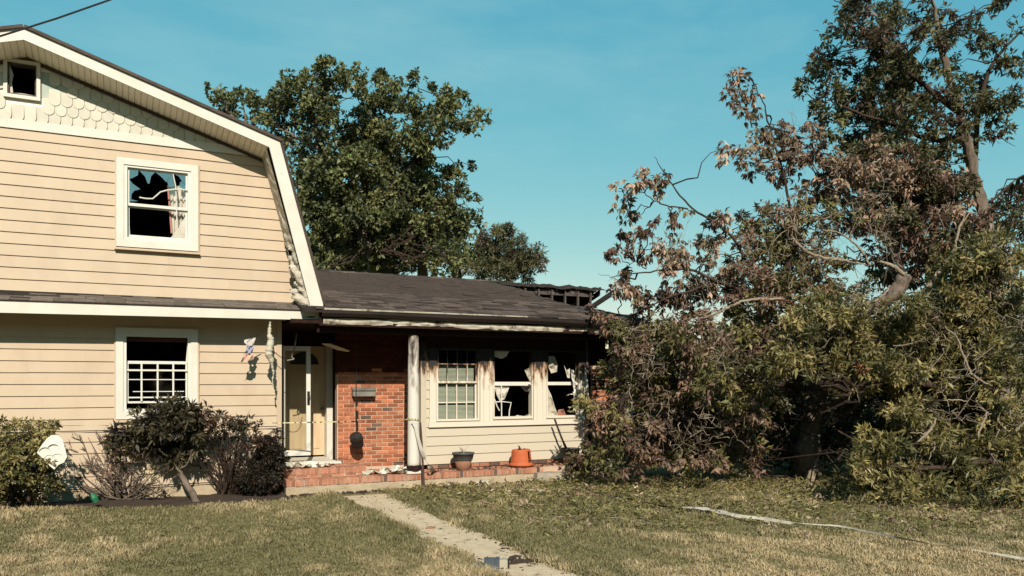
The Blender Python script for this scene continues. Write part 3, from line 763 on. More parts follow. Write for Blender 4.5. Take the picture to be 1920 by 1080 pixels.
m = MB(); z = z3(640); r = random.Random(4)
while z < z3(150):
    m.hexa([(gx0+.03,YW+.10,z),(gx1-.03,YW+.10,z+r.uniform(-.003,.003)),(gx1-.03,YW+.115,z+.018),(gx0+.03,YW+.115,z+.018),(gx0+.03,YW+.101,z+.002),(gx1-.03,YW+.101,z+.002),(gx1-.03,YW+.116,z+.021),(gx0+.03,YW+.116,z+.021)]); z += 0.0235
tag(obj('blind', m, 'blind', w1), kind='stuff')
# second and third windows: sashes burnt out
def shredded(parent, name, pts, y, mat, wob=0.02, seed=0):
    r = random.Random(seed); P_ = [Vector(p) for p in pts]
    c = sum(P_, Vector())/len(P_)
    m = MB(); m.v.append(tuple(c + Vector((0, -0.03, 0)))); n = len(P_)
    for p in P_: m.v.append((p.x, p.y + r.uniform(-wob, wob), p.z))
    for p in P_: q = p.lerp(c, 0.5); m.v.append((q.x, q.y + r.uniform(-wob*2, wob*2), q.z))
    for i in range(n):
        j = (i+1) % n; m.f += [(1+i, 1+j, 1+n+j, 1+n+i), (0, 1+n+i, 1+n+j)]
    return obj(name, m, mat, parent)
w2 = obj('window', frame(MB(), W2[0], W2[1], W2[2], W2[3], 0.03, YW-.03, YW+.11, 0.03, 0.045), 'vinyl_burnt', HP); w2['label'] = 'middle porch window with its sash burnt and bent'
sb = obj('meeting_rail', MB().box(W2[0]+.03, W2[1]-.03, YW+.02, YW+.05, 1.798, 1.871), 'vinyl', w2)
obj('bent_muntin', MB().tube([(6.703, 0.13, 1.829), (6.709, 0.13, 1.176)], 0.012, 6), 'vinyl', w2)
obj('bent_muntin', MB().tube([(6.552, 0.15, 1.478), (6.735, 0.15, 1.486), (6.926, 0.15, 1.464), (6.886, 0.15, 1.308), (6.88, 0.15, 1.172)], 0.011, 6), 'vinyl', w2)
obj('bent_muntin', MB().tube([(6.549, 0.12, 1.541), (6.606, 0.12, 1.395), (6.658, 0.12, 1.312)], 0.012, 6), 'vinyl', w2)
shredded(w2, 'torn_film', [(6.545, 0.16, 1.809), (6.914, 0.16, 1.808), (6.856, 0.16, 1.673), (6.786, 0.16, 1.538), (6.683, 0.16, 1.497), (6.614, 0.16, 1.622)], 0, 'curtain', seed=1)
shredded(w2, 'torn_film', [(7.093, 0.12, 1.808), (7.258, 0.12, 1.871), (7.365, 0.12, 1.787), (7.305, 0.12, 1.671), (7.222, 0.12, 1.682)], 0, 'gutter', seed=2)
shredded(w2, 'hanging_valance', [(6.513, 0.14, 2.531), (6.904, 0.14, 2.518), (6.823, 0.14, 2.37), (6.708, 0.14, 2.317), (6.57, 0.14, 2.356)], 0, 'curtain', 0.01, seed=3)
shredded(w2, 'torn_film', [(7.194, 0.11, 2.102), (7.288, 0.11, 2.145), (7.348, 0.11, 1.977), (7.324, 0.11, 1.871), (7.253, 0.11, 1.976)], 0, 'cloth', seed=4)
shredded(w2, 'ash_heap', [(6.916, 0.14, 1.151), (7.056, 0.14, 1.221), (7.233, 0.14, 1.197), (7.363, 0.14, 1.258), (7.363, 0.14, 1.142)], 0, 'cloth', seed=14)
w3 = obj('window', frame(MB(), W3[0], W3[1], W3[2], W3[3], 0.03, YW-.03, YW+.11, 0.03, 0.045), 'vinyl_burnt', HP); w3['label'] = 'burnt out porch window beside the oak leaves'
obj('meeting_rail', MB().box(W3[0]+.03, W3[1]-.01, YW+.02, YW+.05, 1.807, 1.871), 'vinyl', w3)
shredded(w3, 'torn_film', [(7.756, 0.13, 2.394), (7.89, 0.13, 2.386), (7.964, 0.13, 2.237), (7.952, 0.13, 2.075), (7.817, 0.13, 2.042), (7.756, 0.13, 2.17)], 0, 'cloth', seed=5)
shredded(w3, 'torn_film', [(8.107, 0.12, 2.206), (8.169, 0.12, 2.109), (8.244, 0.12, 2.153), (8.231, 0.12, 1.947), (8.169, 0.12, 1.958)], 0, 'curtain', seed=6)
shredded(w3, 'torn_film', [(7.724, 0.16, 1.786), (7.809, 0.16, 1.614), (7.919, 0.16, 1.367), (7.981, 0.16, 1.161), (7.736, 0.16, 1.155)], 0, 'cloth', 0.04, seed=7)
shredded(w3, 'ash_heap', [(7.913, 0.17, 1.151), (8.012, 0.17, 1.311), (8.111, 0.17, 1.321), (8.211, 0.17, 1.146)], 0, 'terracotta', seed=8)
for sd_, L_ in ((1, [(8.235, 0.02, 2.108), (8.285, 0.02, 1.807), (8.322, 0.02, 1.505), (8.398, 0.02, 1.18), (8.473, 0.02, 0.833)]), (2, [(8.31, -0.0, 1.721), (8.236, 0.0, 1.635), (8.087, 0.0, 1.593)]),
               (3, [(8.136, 0.0, 1.368), (8.285, 0.0, 1.366), (8.436, 0.0, 1.332)]), (4, [(8.347, 0.04, 1.742), (8.309, 0.04, 1.397), (8.435, 0.04, 1.071), (8.46, 0.04, 0.767)]), (5, [(8.549, 0.02, 2.154), (8.587, 0.02, 1.611), (8.536, 0.02, 1.286)]),
               (6, [(8.378, 0.03, 1.342), (8.505, 0.03, 1.124), (8.568, 0.03, 1.047)]), (7, [(8.448, 0.02, 0.963), (8.574, 0.02, 0.96), (8.549, 0.02, 0.798)])):
    r = random.Random(sd_); m = MB()
    LL = smooth_line(L_, 5)
    for i, p in enumerate(LL):
        w = 0.035 if sd_ in (1, 4) else 0.022
        m.v += [(p.x - w, p.y + r.uniform(-.02, .02), p.z + r.uniform(-.01, .01)), (p.x + w*r.uniform(.5, 1), p.y + r.uniform(-.03, .03), p.z + r.uniform(-.02, .02))]
    m.f += [(2*i, 2*i+1, 2*i+3, 2*i+2) for i in range(len(LL)-1)]
    obj('splintered_trim', m, 'tapewhite', w3)
# charred end of the wing with its brick pier
obj('burnt_end_wall', MB().box(8.60, 8.72, YW, YW+.15, 0.3, 2.83).box(9.25, 9.55, YW, YW+.15, 0.3, 2.83).box(8.72, 9.25, YW+.3, YW+.4, 0.3, 2.83), 'char', HP)
bp_ = obj('brick_pier', MB().box(8.74, 9.24, 0.06, 0.30, 0.2, 2.2), 'mortar', HP)
brick_field(bp_, 8.74, 9.24, 0.24, 2.2, 0.06, 9, soot_shade_z=1.7)
obj('charred_stud', MB().box(8.585, 8.63, YW-.05, YW-.004, 0.4, 2.7), 'char_grey', HP)
# wing shell
obj('wing_wall', MB().box(9.6, 9.75, 0.1, 7.8, 0.2, 2.6).box(2.5, 9.75, 7.8, 7.95, 0.2, 3.0), 'siding_pale', HP)
obj('wing_ceiling', MB().box(2.55, 9.5, -0.60, 7.8, 2.835, 2.90), 'char', HP)
obj('wing_floor', MB().box(5.1, 9.5, 0.25, 7.8, 0.2, 0.3).box(5.06, 9.5, 3.6, 3.66, 0.3, 2.83).box(5.0, 5.05, 0.8, 3.6, 0.3, 2.83).box(9.3, 9.34, 0.5, 3.6, 0.3, 2.83), 'room', HP)
obj('eave_board', MB().box(3.0, 9.5, -0.655, -0.635, 2.80, 3.06), 'char', HP)
obj('porch_beam', MB().box(3.0, 9.5, -0.50, -0.36, 2.70, 2.834), 'char', HP)

# eave: sooty gutter, drip edge, buckled aluminium fascia
m = MB(); prof = [(-0.665, 2.945), (-0.74, 2.945), (-0.785, 3.0), (-0.79, 3.055), (-0.775, 3.055), (-0.77, 3.005), (-0.735, 2.957), (-0.665, 2.957)]
n = 60; k = len(prof)
for i in range(n + 1):
    x = 3.02 + (8.75 - 3.02)*i/n; dz = -0.03*max(0, (x-6.5)/2.2)**2 + 0.006*math.sin(x*2.1)
    m.v += [(x, y + 0.004*math.sin(x*3), z + dz) for y, z in prof]
for i in range(n):
    for j in range(k): m.f.append((i*k+j, i*k+(j+1) % k, (i+1)*k+(j+1) % k, (i+1)*k+j))
m.f += [tuple(range(k)), tuple(range(n*k+k-1, n*k-1, -1))]
obj('gutter', m, 'gutter', HP)
m = MB(); n = 90; r = random.Random(2)
for i in range(n + 1):
    x = 3.05 + 3.75*i/n; f = 1 - 0.7*i/n
    m.v += [(x, -0.80, 3.064 - 0.012*f), (x, -0.805, 3.076 + r.uniform(-.002, .002)), (x, -0.70, 3.092)]
m.f += [(3*i+j, 3*i+3+j, 3*i+4+j, 3*i+1+j) for i in range(n) for j in range(2)]
obj('drip_edge', m, 'alu', HP)
m = MB(); n = 240
for i in range(n + 1):
    x = 3.06 + (9.78 - 3.06)*i/n
    d = max(0, (x - 8.3)/1.4)
    wv = 0.022*mnoise.noise(Vector((x*2.2, 0, 3))) + 0.014*mnoise.noise(Vector((x*7, 1, 3)))
    sag = -0.03*d*d + 0.01*math.sin(x*1.7)
    for j in range(5):
        g = j/4
        m.v.append((x, -0.662 - 0.02*math.sin(g*3.1) + 0.03*mnoise.noise(Vector((x*5.0, g*2, 7)))*(0.3 + g), 2.935 + sag - g*(0.105 + wv + 0.05*d*mnoise.noise(Vector((x*4, 3, 3))))))
m.f += [(5*i+j, 5*i+j+1, 5*i+6+j, 5*i+5+j) for i in range(n) for j in range(4)]
obj('buckled_fascia', m, 'alu', HP, True)
m = MB()
for a, L_ in ((0, [(8.422, -0.72, 3.094), (8.606, -0.72, 3.059), (8.73, -0.72, 2.958), (9.044, -0.72, 2.905), (9.78, -0.72, 2.754)]), (1, [(8.882, -0.68, 3.029), (9.199, -0.68, 2.976), (9.587, -0.68, 2.88), (9.85, -0.68, 2.726)])):
    LL = smooth_line(L_, 6); o = len(m.v)
    for i, p in enumerate(LL):
        w = 0.07 + 0.03*math.sin(i*1.3 + a)
        m.v += [(p.x, p.y, p.z + w), (p.x + .02, p.y - .04, p.z + .02*math.sin(i*2.1)), (p.x, p.y + .03, p.z - w)]
    m.f += [(o+3*i+j, o+3*i+3+j, o+3*i+4+j, o+3*i+1+j) for i in range(len(LL)-1) for j in range(2)]
obj('torn_fascia', m, 'alu', HP)

# wing roof
RM, RZ0, RY0 = 0.269, 3.07, -0.72
def roof_z(y): return RZ0 + RM*(y - RY0)
r = random.Random(21)
edge = [(9.62, -0.78), (9.66, -0.3), (9.38, 0.19), (8.98, 0.65), (8.62, 1.2), (8.55, 2.26), (8.49, 3.4), (8.36, 3.78), (8.05, 3.99)]
rag = []
for (a, b), (c, d) in zip(edge[:-1], edge[1:]):
    for i in range(6):
        f = i/6; rag.append((a + (c-a)*f + r.uniform(-.06, .06), b + (d-b)*f + r.uniform(-.04, .04)))
poly = [(2.70, -0.76)] + [(9.5, -0.76)] + rag[2:] + [(8.05, 4.0), (2.70, 4.0)]
n = len(poly); m = MB()
m.add([(x, y, roof_z(y)) for x, y in poly] + [(x, y, roof_z(y) - 0.05) for x, y in poly], [tuple(range(n)), tuple(reversed(range(n, 2*n)))] + [(i, i+n, (i+1) % n + n, (i+1) % n) for i in range(n)])
wr = obj('wing_roof', m, 'underlay', HP)
def inside(x, y):
    c = False; j = n - 1
    for i in range(n):
        xi, yi = poly[i]; xj, yj = poly[j]
        if (yi > y) != (yj > y) and x < (xj-xi)*(y-yi)/(yj-yi) + xi: c = not c
        j = i
    return c
ra = math.atan(RM); tabw = MB().hexa([(-.5,0,-.003),(.5,0,-.003),(.5,1,0.0),(-.5,1,0.0),(-.5,0,.016),(.5,0,.016),(.5,1,.005),(-.5,1,.005)]).mesh('wing_shingle'); tabw.materials.append(M['shingle'])
count = 0; rest = MB(); r = random.Random(30)
ROWS = 34; EXP = 4.76*math.cos(ra)/math.cos(ra)/ROWS
for row in range(ROWS):
    y = -0.785 + row*EXP; x = 2.78 + r.uniform(0, .25)
    while x < 9.6:
        w = r.choice((0.2, 0.26, 0.30, 0.33, 0.38))
        if inside(x + w*0.2, y + 0.1) and inside(x + w*0.8, y + 0.1):
            zz_ = roof_z(y) + 0.004 + r.uniform(0, .006) + (0.014 if r.random() < .03 else 0); dy = r.choice((0, 0, 0.012))
            if count < 300:
                o = link('shingle', tabw, None, wr, (x + w/2, y + dy, zz_), (ra, 0, 0)); o.scale = (w*0.98, 0.19, 1.0); count += 1
            else:
                L = 0.19; c_, s_ = math.cos(ra)*L, math.sin(ra)*L; a, b = x + .005, x + w*0.99
                rest.hexa([(a,y+dy,zz_-.003),(b,y+dy,zz_-.003),(b,y+dy+c_,zz_+s_),(a,y+dy+c_,zz_+s_),(a,y+dy,zz_+.016),(b,y+dy,zz_+.016),(b,y+dy+c_,zz_+s_+.004),(a,y+dy+c_,zz_+s_+.004)])
        x += w
tag(obj('upper_shingles', rest, 'shingle', wr), kind='stuff')
for k in range(18):
    x = 3.0 + k*0.30
    obj('ridge_cap', MB().hexa([(x,3.86,roof_z(3.86)+.018),(x+.36,3.86,roof_z(3.86)+.024),(x+.36,4.0,roof_z(4.0)+.03),(x,4.0,roof_z(4.0)+.022),(x,3.87,roof_z(3.86)+.03),(x+.36,3.87,roof_z(3.86)+.036),(x+.36,4.0,roof_z(4.0)+.044),(x,4.0,roof_z(4.0)+.036)]), 'shingle', wr)
# rear slope and what is left of the ridge over the hole
r = random.Random(41)
rend = [(11.30, 4.0), (11.42, 4.15), (11.38, 4.3), (11.62, 4.6), (11.60, 4.9), (11.85, 5.2), (11.9, 6.0), (11.8, 7.0), (11.9, 8.2)]
poly2 = [(2.70, 4.0)] + rend + [(2.70, 8.2)]
rzb = lambda y: 4.34 - RM*(y - 4.0)
k = len(poly2); m = MB()
m.add([(x, y, rzb(y)) for x, y in poly2] + [(x, y, rzb(y) - 0.03) for x, y in poly2], [tuple(range(k)), tuple(reversed(range(k, 2*k)))] + [(i, i+k, (i+1) % k + k, (i+1) % k) for i in range(k)])
obj('rear_roof_slope', m, 'char', HP)
obj('ridge_board', MB().box(2.8, 11.22, 3.97, 4.01, 4.10, 4.30), 'char_grey', HP)
obj('collar_plate', MB().box(8.5, 11.02, 4.25, 4.30, 4.03, 4.09), 'char', HP)
for i in range(11):
    x = 7.95 + 0.385*i
    if x > 11.8: break
    y1 = 7.6; obj('rafter', MB().hexa([(x,4.02,4.16),(x+.045,4.02,4.16),(x+.045,y1,rzb(y1)-.17),(x,y1,rzb(y1)-.17),(x,4.02,4.30),(x+.045,4.02,4.30),(x+.045,y1,rzb(y1)-.035),(x,y1,rzb(y1)-.035)]), 'char_grey', HP)
    if x < 11.1: obj('knee_stud', MB().box(x+.05, x+.09, 3.90, 3.965, 3.3, 4.22), 'char_grey', HP)
m = MB(); n2 = 60
for i in range(n2 + 1):
    x = 8.0 + (11.45 - 8.0)*i/n2; q = mnoise.noise(Vector((x*3, 0, 0)))*0.05 + mnoise.noise(Vector((x*9, 2, 0)))*0.03
    dep = 0.14 + 0.10*mnoise.noise(Vector((x*2.3, 7, 1)))
    e = 1.0 if x < 11.15 else max(0.1, (11.46-x)/0.31)
    m.v += [(x, 4.0 - dep, 4.325 - dep*RM*1.6 + q*0.6), (x, 4.0, 4.365 + q), (x, 4.08, 4.33 + q*.5), (x, 3.99, 4.365 - (0.05 + abs(q))*e - 0.03)]
for i in range(n2):
    a, b = 4*i, 4*i+4
    m.f += [(a, b, b+1, a+1), (a+1, b+1, b+2, a+2), (a+3, b+3, b, a), (a+2, b+2, b+3, a+3)]
m.f += [(0, 1, 2, 3), (4*n2+3, 4*n2+2, 4*n2+1, 4*n2)]
obj('burnt_ridge_scrap', m, 'underlay', HP)
m = MB()
for i in range(14):
    x = 8.55 + i*0.19 + r.uniform(-.05, .05); L = r.uniform(0.05, 0.16)
    m.tube([(x, 3.9, 4.30), (x + r.uniform(-.05, .05), 3.86, 4.30 - L*0.5), (x + r.uniform(-.06, .06), 3.87, 4.30 - L)], [0.014, 0.012, 0.004], 5)
m.tube([(11.2, 3.98, 4.33), (11.45, 3.98, 4.32), (11.62, 3.98, 4.30)], [0.03, 0.022, 0.008], 5)
obj('burnt_sheathing_slivers', m, 'char', HP)
# remaining front rafter stubs under the lost sheathing
for i in range(3):
    x = 8.75 + 0.385*i; y1 = (0.9, 0.55, 0.2)[i]
    obj('rafter_stub', MB().hexa([(x,-.55,roof_z(-.55)-.19),(x+.045,-.55,roof_z(-.55)-.19),(x+.045,y1+.7,roof_z(y1+.7)-.17),(x,y1+.7,roof_z(y1+.7)-.17),(x,-.55,roof_z(-.55)-.055),(x+.045,-.55,roof_z(-.55)-.055),(x+.045,y1+.5,roof_z(y1+.5)-.055),(x,y1+.5,roof_z(y1+.5)-.055)]), 'char', HP)

# post
pc = (4.715, -0.42)
r = random.Random(6); prof = [(0.112, 0.335), (0.108, 0.45), (0.106, 0.9), (0.103, 1.5), (0.10, 2.1), (0.094, 2.55), (0.086, 2.68), (0.06, 2.725)]
pm = MB().lathe(prof, 20, pc[0], pc[1], 0, 0.025, r)
post = obj('porch_post', pm, 'post', HP, True); post['label'] = 'round white porch post with peeling scorched paint'
obj('post_plinth', MB().box(pc[0]-.15, pc[0]+.15, pc[1]-.10, pc[1]+.2, 0.252, 0.30), 'white', post)
obj('burnt_collar', MB().lathe([(0.13, 0.301), (0.125, 0.36), (0.111, 0.40)], 16, pc[0], pc[1], 0, .04, r), 'char', post)
obj('post_bracket', MB().tube([(4.80, -0.545, 1.15), (4.815, -0.55, 0.8), (4.85, -0.56, 0.02)], [0.016, 0.026, 0.03], 6), 'brownline', post)

# brick step
step = obj('porch_step', MB().box(2.505, 7.95, -0.485, 0.65, -0.2, 0.136).box(2.51, 7.36, -0.491, 0.65, 0.137, 0.238).box(7.362, 7.95, -0.40, 0.65, 0.137, 0.236).box(2.51, 3.955, -0.189, 1.54, 0.239, 0.385), 'mortar', HP)
obj('step_footing', MB().box(2.49, 7.97, -0.503, -0.487, -0.2, 0.128), 'concrete', step)
step['label'] = 'low brick step and landing below the front door'
r = random.Random(17)
def rowlock(x0, x1, y, z, h, d, w=0.066, j=0.009):
    x = x0
    while x + w <= x1 + 0.001:
        mat = 'brick_dark' if r.random() < 0.06 else 'brick_step'
        link('brick', brick_mesh(w, h, mat, d), None, step, (x, y + r.uniform(-.006, .006), z + r.uniform(-.004, .003))); x += w + j
rowlock(2.50, 7.30, -0.50, 0.14, 0.11, 0.20)
rowlock(2.50, 3.96, -0.20, 0.292, 0.108, 0.20)
x = 2.50
while x < 3.90:
    w = min(0.2, 3.955 - x); link('brick', brick_mesh(w, 0.045, 'brick_step', 0.1), None, step, (x, -0.195 + r.uniform(-.004, .004), 0.243)); x += 0.21
for row, y in enumerate((-0.28, -0.17, -0.06, 0.05, 0.16, 0.27, 0.38, 0.49)):
    x = 3.98 - (0.1 if row % 2 else 0)
    while x < 7.8:
        if x + 0.02 > 3.965 and (y < 0.02 or x < 4.8): link('paver', brick_mesh(0.2, 0.012, 'brick_step', 0.1), None, step, (x, y, 0.237 + r.uniform(-.004, .003)))
        x += 0.21
for row, y in enumerate((0.01, 0.12, 0.23, 0.34)):
    x = 2.52 - (0.1 if row % 2 else 0)
    while x < 3.9:
        a_, b_ = max(x, 2.52), min(x + .2, 3.95)
        link('paver', brick_mesh(b_ - a_, 0.012, 'brick_step', 0.1), None, step, (a_, y, 0.386 + r.uniform(-.004, .003))); x += 0.21
x = 5.17
while x < 8.5:
    link('brick', brick_mesh(0.2, 0.068, 'brick_step' if r.random() > .15 else 'brick_dark'), None, step, (x, YW - 0.035, 0.255)); x += 0.21

# ------------------------------------------------------------------ things on and around the porch
def at_pt(L): return [Vector(p) for p in L]
mbx = empty('mailbox', (4.089, 0.62, 1.613)); tag(mbx, 'grey metal mailbox mounted on the red brick wall', 'mailbox')
x0, x1, z0, z1 = 3.885, 4.30, 1.605, 1.765
obj('body', MB().hexa([(x0,.50,z0),(x1,.50,z0),(x1,.642,z0),(x0,.642,z0),(x0,.52,z1-.03),(x1,.52,z1-.03),(x1,.642,z1),(x0,.642,z1)]), 'mailgrey', mbx)
obj('lid', MB().hexa([(x0-.01,.49,z1-.055),(x1+.01,.49,z1-.055),(x1+.01,.642,z1),(x0-.01,.642,z1),(x0-.01,.49,z1-.04),(x1+.01,.49,z1-.04),(x1+.01,.642,z1+.012),(x0-.01,.642,z1+.012)]), 'mailgrey', mbx)

lan = empty('hanging_lantern', (3.874, 0.35, 0.807)); tag(lan, 'blackened porch lantern dangling on its cord before the brick wall', 'lantern')
lp = at_pt([(3.884, 0.35, 2.604), (3.894, 0.35, 2.024), (3.889, 0.35, 1.444), (3.904, 0.35, 1.105), (3.894, 0.35, 0.941)])
obj('cord', MB().tube(smooth_line(lp, 5), 0.009, 5), 'iron', lan)
obj('cord_fitting', MB().tube(at_pt([(3.909, 0.35, 1.347), (3.912, 0.35, 1.192)]), 0.022, 8), 'iron', lan)
obj('cord_fitting', MB().tube(at_pt([(3.904, 0.35, 1.521), (3.906, 0.35, 1.425)]), 0.016, 8), 'iron', lan)
lb = obj('lantern_body', MB().lathe([(0.02, 0.17), (0.065, 0.15), (0.115, 0.10), (0.135, 0.05), (0.12, -0.03), (0.125, -0.06), (0.105, -0.11), (0.07, -0.16), (0.02, -0.18)], 6), 'iron', lan, False, (3.904, 0.35, 0.806), (rad(14), rad(-22), 0.3))
obj('lantern_glass', MB().lathe([(0.06, -0.06), (0.075, -0.02), (0.06, 0.05), (0.03, 0.09)], 10), 'doordark', lan, True, (3.904, 0.35, 0.806), (rad(14), rad(-22), 0.3))

# torn flag and knotted cloth under the eave
flag = empty('torn_flag', (1.912, -0.42, 2.35)); tag(flag, 'tattered blue and orange flag hanging under the eave', 'flag')
def sheet(pts_grid, parent, name, mat, smooth=True):
    m = MB(); nu, nv = len(pts_grid), len(pts_grid[0])
    for row in pts_grid: m.v += [tuple(p) for p in row]
    m.f += [(i*nv+j, i*nv+j+1, (i+1)*nv+j+1, (i+1)*nv+j) for i in range(nu-1) for j in range(nv-1)]
    return obj(name, m, mat, parent, smooth)
def blob_sheet(outline_l, outline_r, y, amp, seed, n=10, k=6):
    L, R = smooth_line(outline_l, 4), smooth_line(outline_r, 4); g = []
    q = min(len(L), len(R))
    for i in range(q):
        row = []
        for j in range(k + 1):
            f = j/k; p = L[i].lerp(R[i], f)
            row.append((p.x, p.y + amp*math.sin(f*9 + i*0.5 + seed) + amp*mnoise.noise(Vector((i*.4, f*4, seed))), p.z))
        g.append(row)
    return g
sheet(blob_sheet([(1.854, -0.42, 2.547), (1.846, -0.42, 2.504), (1.895, -0.42, 2.445)], [(2.02, -0.42, 2.586), (2.003, -0.42, 2.516), (1.986, -0.42, 2.455)], 0, .025, 1), flag, 'white_panel', 'flagwhite')
sheet(blob_sheet([(1.895, -0.42, 2.445), (1.87, -0.42, 2.384), (1.846, -0.42, 2.323)], [(1.986, -0.42, 2.455), (1.986, -0.42, 2.395), (1.97, -0.42, 2.334)], 0, .025, 1.4), flag, 'blue_panel', 'flagblue')
sheet(blob_sheet([(1.846, -0.42, 2.323), (1.821, -0.42, 2.271), (1.788, -0.42, 2.185)], [(1.97, -0.42, 2.334), (1.986, -0.42, 2.282), (1.97, -0.42, 2.221)], 0, .025, 1.8), flag, 'orange_panel', 'flagpink')
obj('flag_stick', MB().tube(at_pt([(1.948, -0.4, 2.559), (2.023, -0.4, 2.604), (2.064, -0.4, 2.622)]), 0.008, 5), 'iron', flag)
rag_ = empty('knotted_cloth', (2.241, -0.5, 2.526)); tag(rag_, 'twisted sooty white cloth dangling from the eave corner', 'cloth')
m = MB(); LL = smooth_line(at_pt([(2.245, -0.48, 2.892), (2.236, -0.48, 2.77), (2.228, -0.48, 2.631), (2.253, -0.48, 2.554), (2.236, -0.48, 2.44), (2.219, -0.48, 2.319), (2.253, -0.48, 2.232), (2.27, -0.48, 2.163)]), 8); r = random.Random(3)
m.tube(LL, [max(.012, q + r.uniform(-.012, .012)) for q in lerp_list([.012, .022, .032, .055, .05, .065, .045, .02], len(LL))], 9)
obj('twisted_cloth', m, 'cloth', rag_, True)
m = MB(); LL = smooth_line(at_pt([(2.262, -0.48, 2.198), (2.278, -0.48, 2.093), (2.295, -0.48, 2.007), (2.278, -0.48, 1.902), (2.287, -0.48, 1.798)]), 6)
m.tube(LL, [max(.006, q + r.uniform(-.01, .01)) for q in lerp_list([.022, .018, .014, .010, .006], len(LL))], 8)
obj('cloth_tail', m, 'cloth', rag_, True)
obj('loose_cord', MB().tube(smooth_line(at_pt([(2.335, -0.3, 2.361), (2.473, -0.3, 2.266), (2.603, -0.3, 2.295), (2.655, -0.3, 2.411), (2.673, -0.3, 2.546)]), 6), 0.006, 4), 'iron', rag_)
hf = empty('hanging_wire', (2.753, 0.2, 2.432)); tag(hf, 'loose charred fitting hanging on a wire above the doorway', 'wire')
obj('wire_drop', MB().tube(smooth_line(at_pt([(2.789, 0.15, 2.708), (2.761, 0.15, 2.476), (2.707, 0.15, 2.31), (2.743, 0.15, 2.264), (2.626, 0.15, 2.235)]), 6), [0.012]*24 + [0.012], 5), 'mailgrey', hf)

# plant pots on the step
def pot(name, c, label, parts, h, r0, r1, band, tilt=0.0):
    e = empty(name, c); tag(e, label, 'plant pot', 'plant pots on the brick step')
    x, y, z = c
    obj('bowl', MB().lathe([(r0*.9, 0), (r0, .01), (r0 + (r1-r0)*band, h*band)], 28, x, y, z), parts[0], e, True)
    f = r0 + (r1-r0)*band
    obj('rim', MB().lathe([(f+.012, h*band), (f+.014, h*band+.005), (r1+.012, h-.03), (r1+.024, h-.028), (r1+.024, h), (r1, h), (r1-.02, h-.05), (r1-.03, h-.06)], 28, x, y, z), parts[1], e, True)
    obj('soil', MB().lathe([(r1-.026, h-.08), (r1-.024, h-.055), (0.01, h-.045)], 20, x, y, z), 'soil', e)
    return e
p1 = pot('plant_pot', (5.745, -0.24, 0.25), 'terracotta pot with dark grey rim nearest the porch post', ('terracotta', 'potgrey'), 0.315, 0.125, 0.185, 0.56)
def sprig_plant(e, c, n, h, seed, col):
    r = np.random.RandomState(seed); V_, F_, T_ = [], [], []
    m = MB()
    for i in range(n):
        a = r.uniform(0, 6.28); L = h*r.uniform(.5, 1); p = [Vector(c), Vector(c) + Vector((.3*L*math.cos(a), .3*L*math.sin(a), .6*L)), Vector(c) + Vector((.6*L*math.cos(a), .6*L*math.sin(a), L))]
        m.tube(p, [.004, .003, .002], 4)
        for k in range(4):
            q = p[1].lerp(p[2], k/3); b = r.uniform(0, 6.28); d = Vector((math.cos(b), math.sin(b), .3))*0.035; s_ = Vector((-math.sin(b), math.cos(b), 0))*0.014
            m.add([q, q + d*.5 + s_, q + d, q + d*.5 - s_], [(0, 1, 2, 3)])
    obj('withered_plant', m, col, e)
sprig_plant(p1, (p1.location.x, p1.location.y, p1.location.z + .27), 7, 0.17, 3, 'stone')
c3_ = (8.044, -0.22, 0.25)
p3 = pot('plant_pot', c3_, 'dark rimmed terracotta pot half hidden by oak leaves', ('terracotta', 'potgrey'), 0.31, 0.12, 0.18, 0.45)
op = empty('overturned_pot', (6.935, -0.26, 0.25)); tag(op, 'orange pot standing upside down on its saucer, cracked at the side', 'plant pot', 'plant pots on the brick step')
x, y, z = op.location
m = MB(); n = 30; prof = [(0.215, 0.03), (0.225, 0.03), (0.228, 0.06), (0.205, 0.075), (0.203, 0.09), (0.18, 0.30), (0.176, 0.325), (0.165, 0.33), (0.10, 0.325), (0.01, 0.322)]
rr_ = random.Random(5)
for i, (r_, h_) in enumerate(prof):
    for k in range(n):
        q = 2*math.pi*k/n; m.v.append((x + r_*math.cos(q), y + r_*math.sin(q), z + h_ + 0.02*math.cos(q)*h_))
for i in range(len(prof)-1):
    for k in range(n):
        if 3 <= i <= 4 and k in (23, 24, 25) : 
            if i == 4 and k == 24: continue
        m.f.append((i*n+k, i*n+(k+1) % n, (i+1)*n+(k+1) % n, (i+1)*n+k))
obj('bowl', m, 'orange', op, True)
obj('crack', MB().add([(x+.06, y-.196, z+.10), (x+.14, y-.160, z+.12), (x+.155, y-.14, z+.15), (x+.10, y-.172, z+.135), (x+.075, y-.180, z+.165), (x+.05, y-.19, z+.14)], [(0,1,2,3,4,5)]), 'soil', op)
obj('saucer', MB().lathe([(0.16, 0), (0.18, .003), (0.245, 0.03), (0.25, 0.045), (0.235, 0.045), (0.2, 0.02)], 28, x, y, z), 'orange', op, True)
obj('root_clump', MB().tube([(x-.03, y, z+.32), (x-.035, y, z+.37), (x-.05, y+.01, z+.41)], [.03, .02, .006], 6).tube([(x+.06, y, z+.32), (x+.07, y-.02, z+.35)], [.02, .006], 6), 'soil', op)
sb_ = (7.878, 0.218, 0.02)
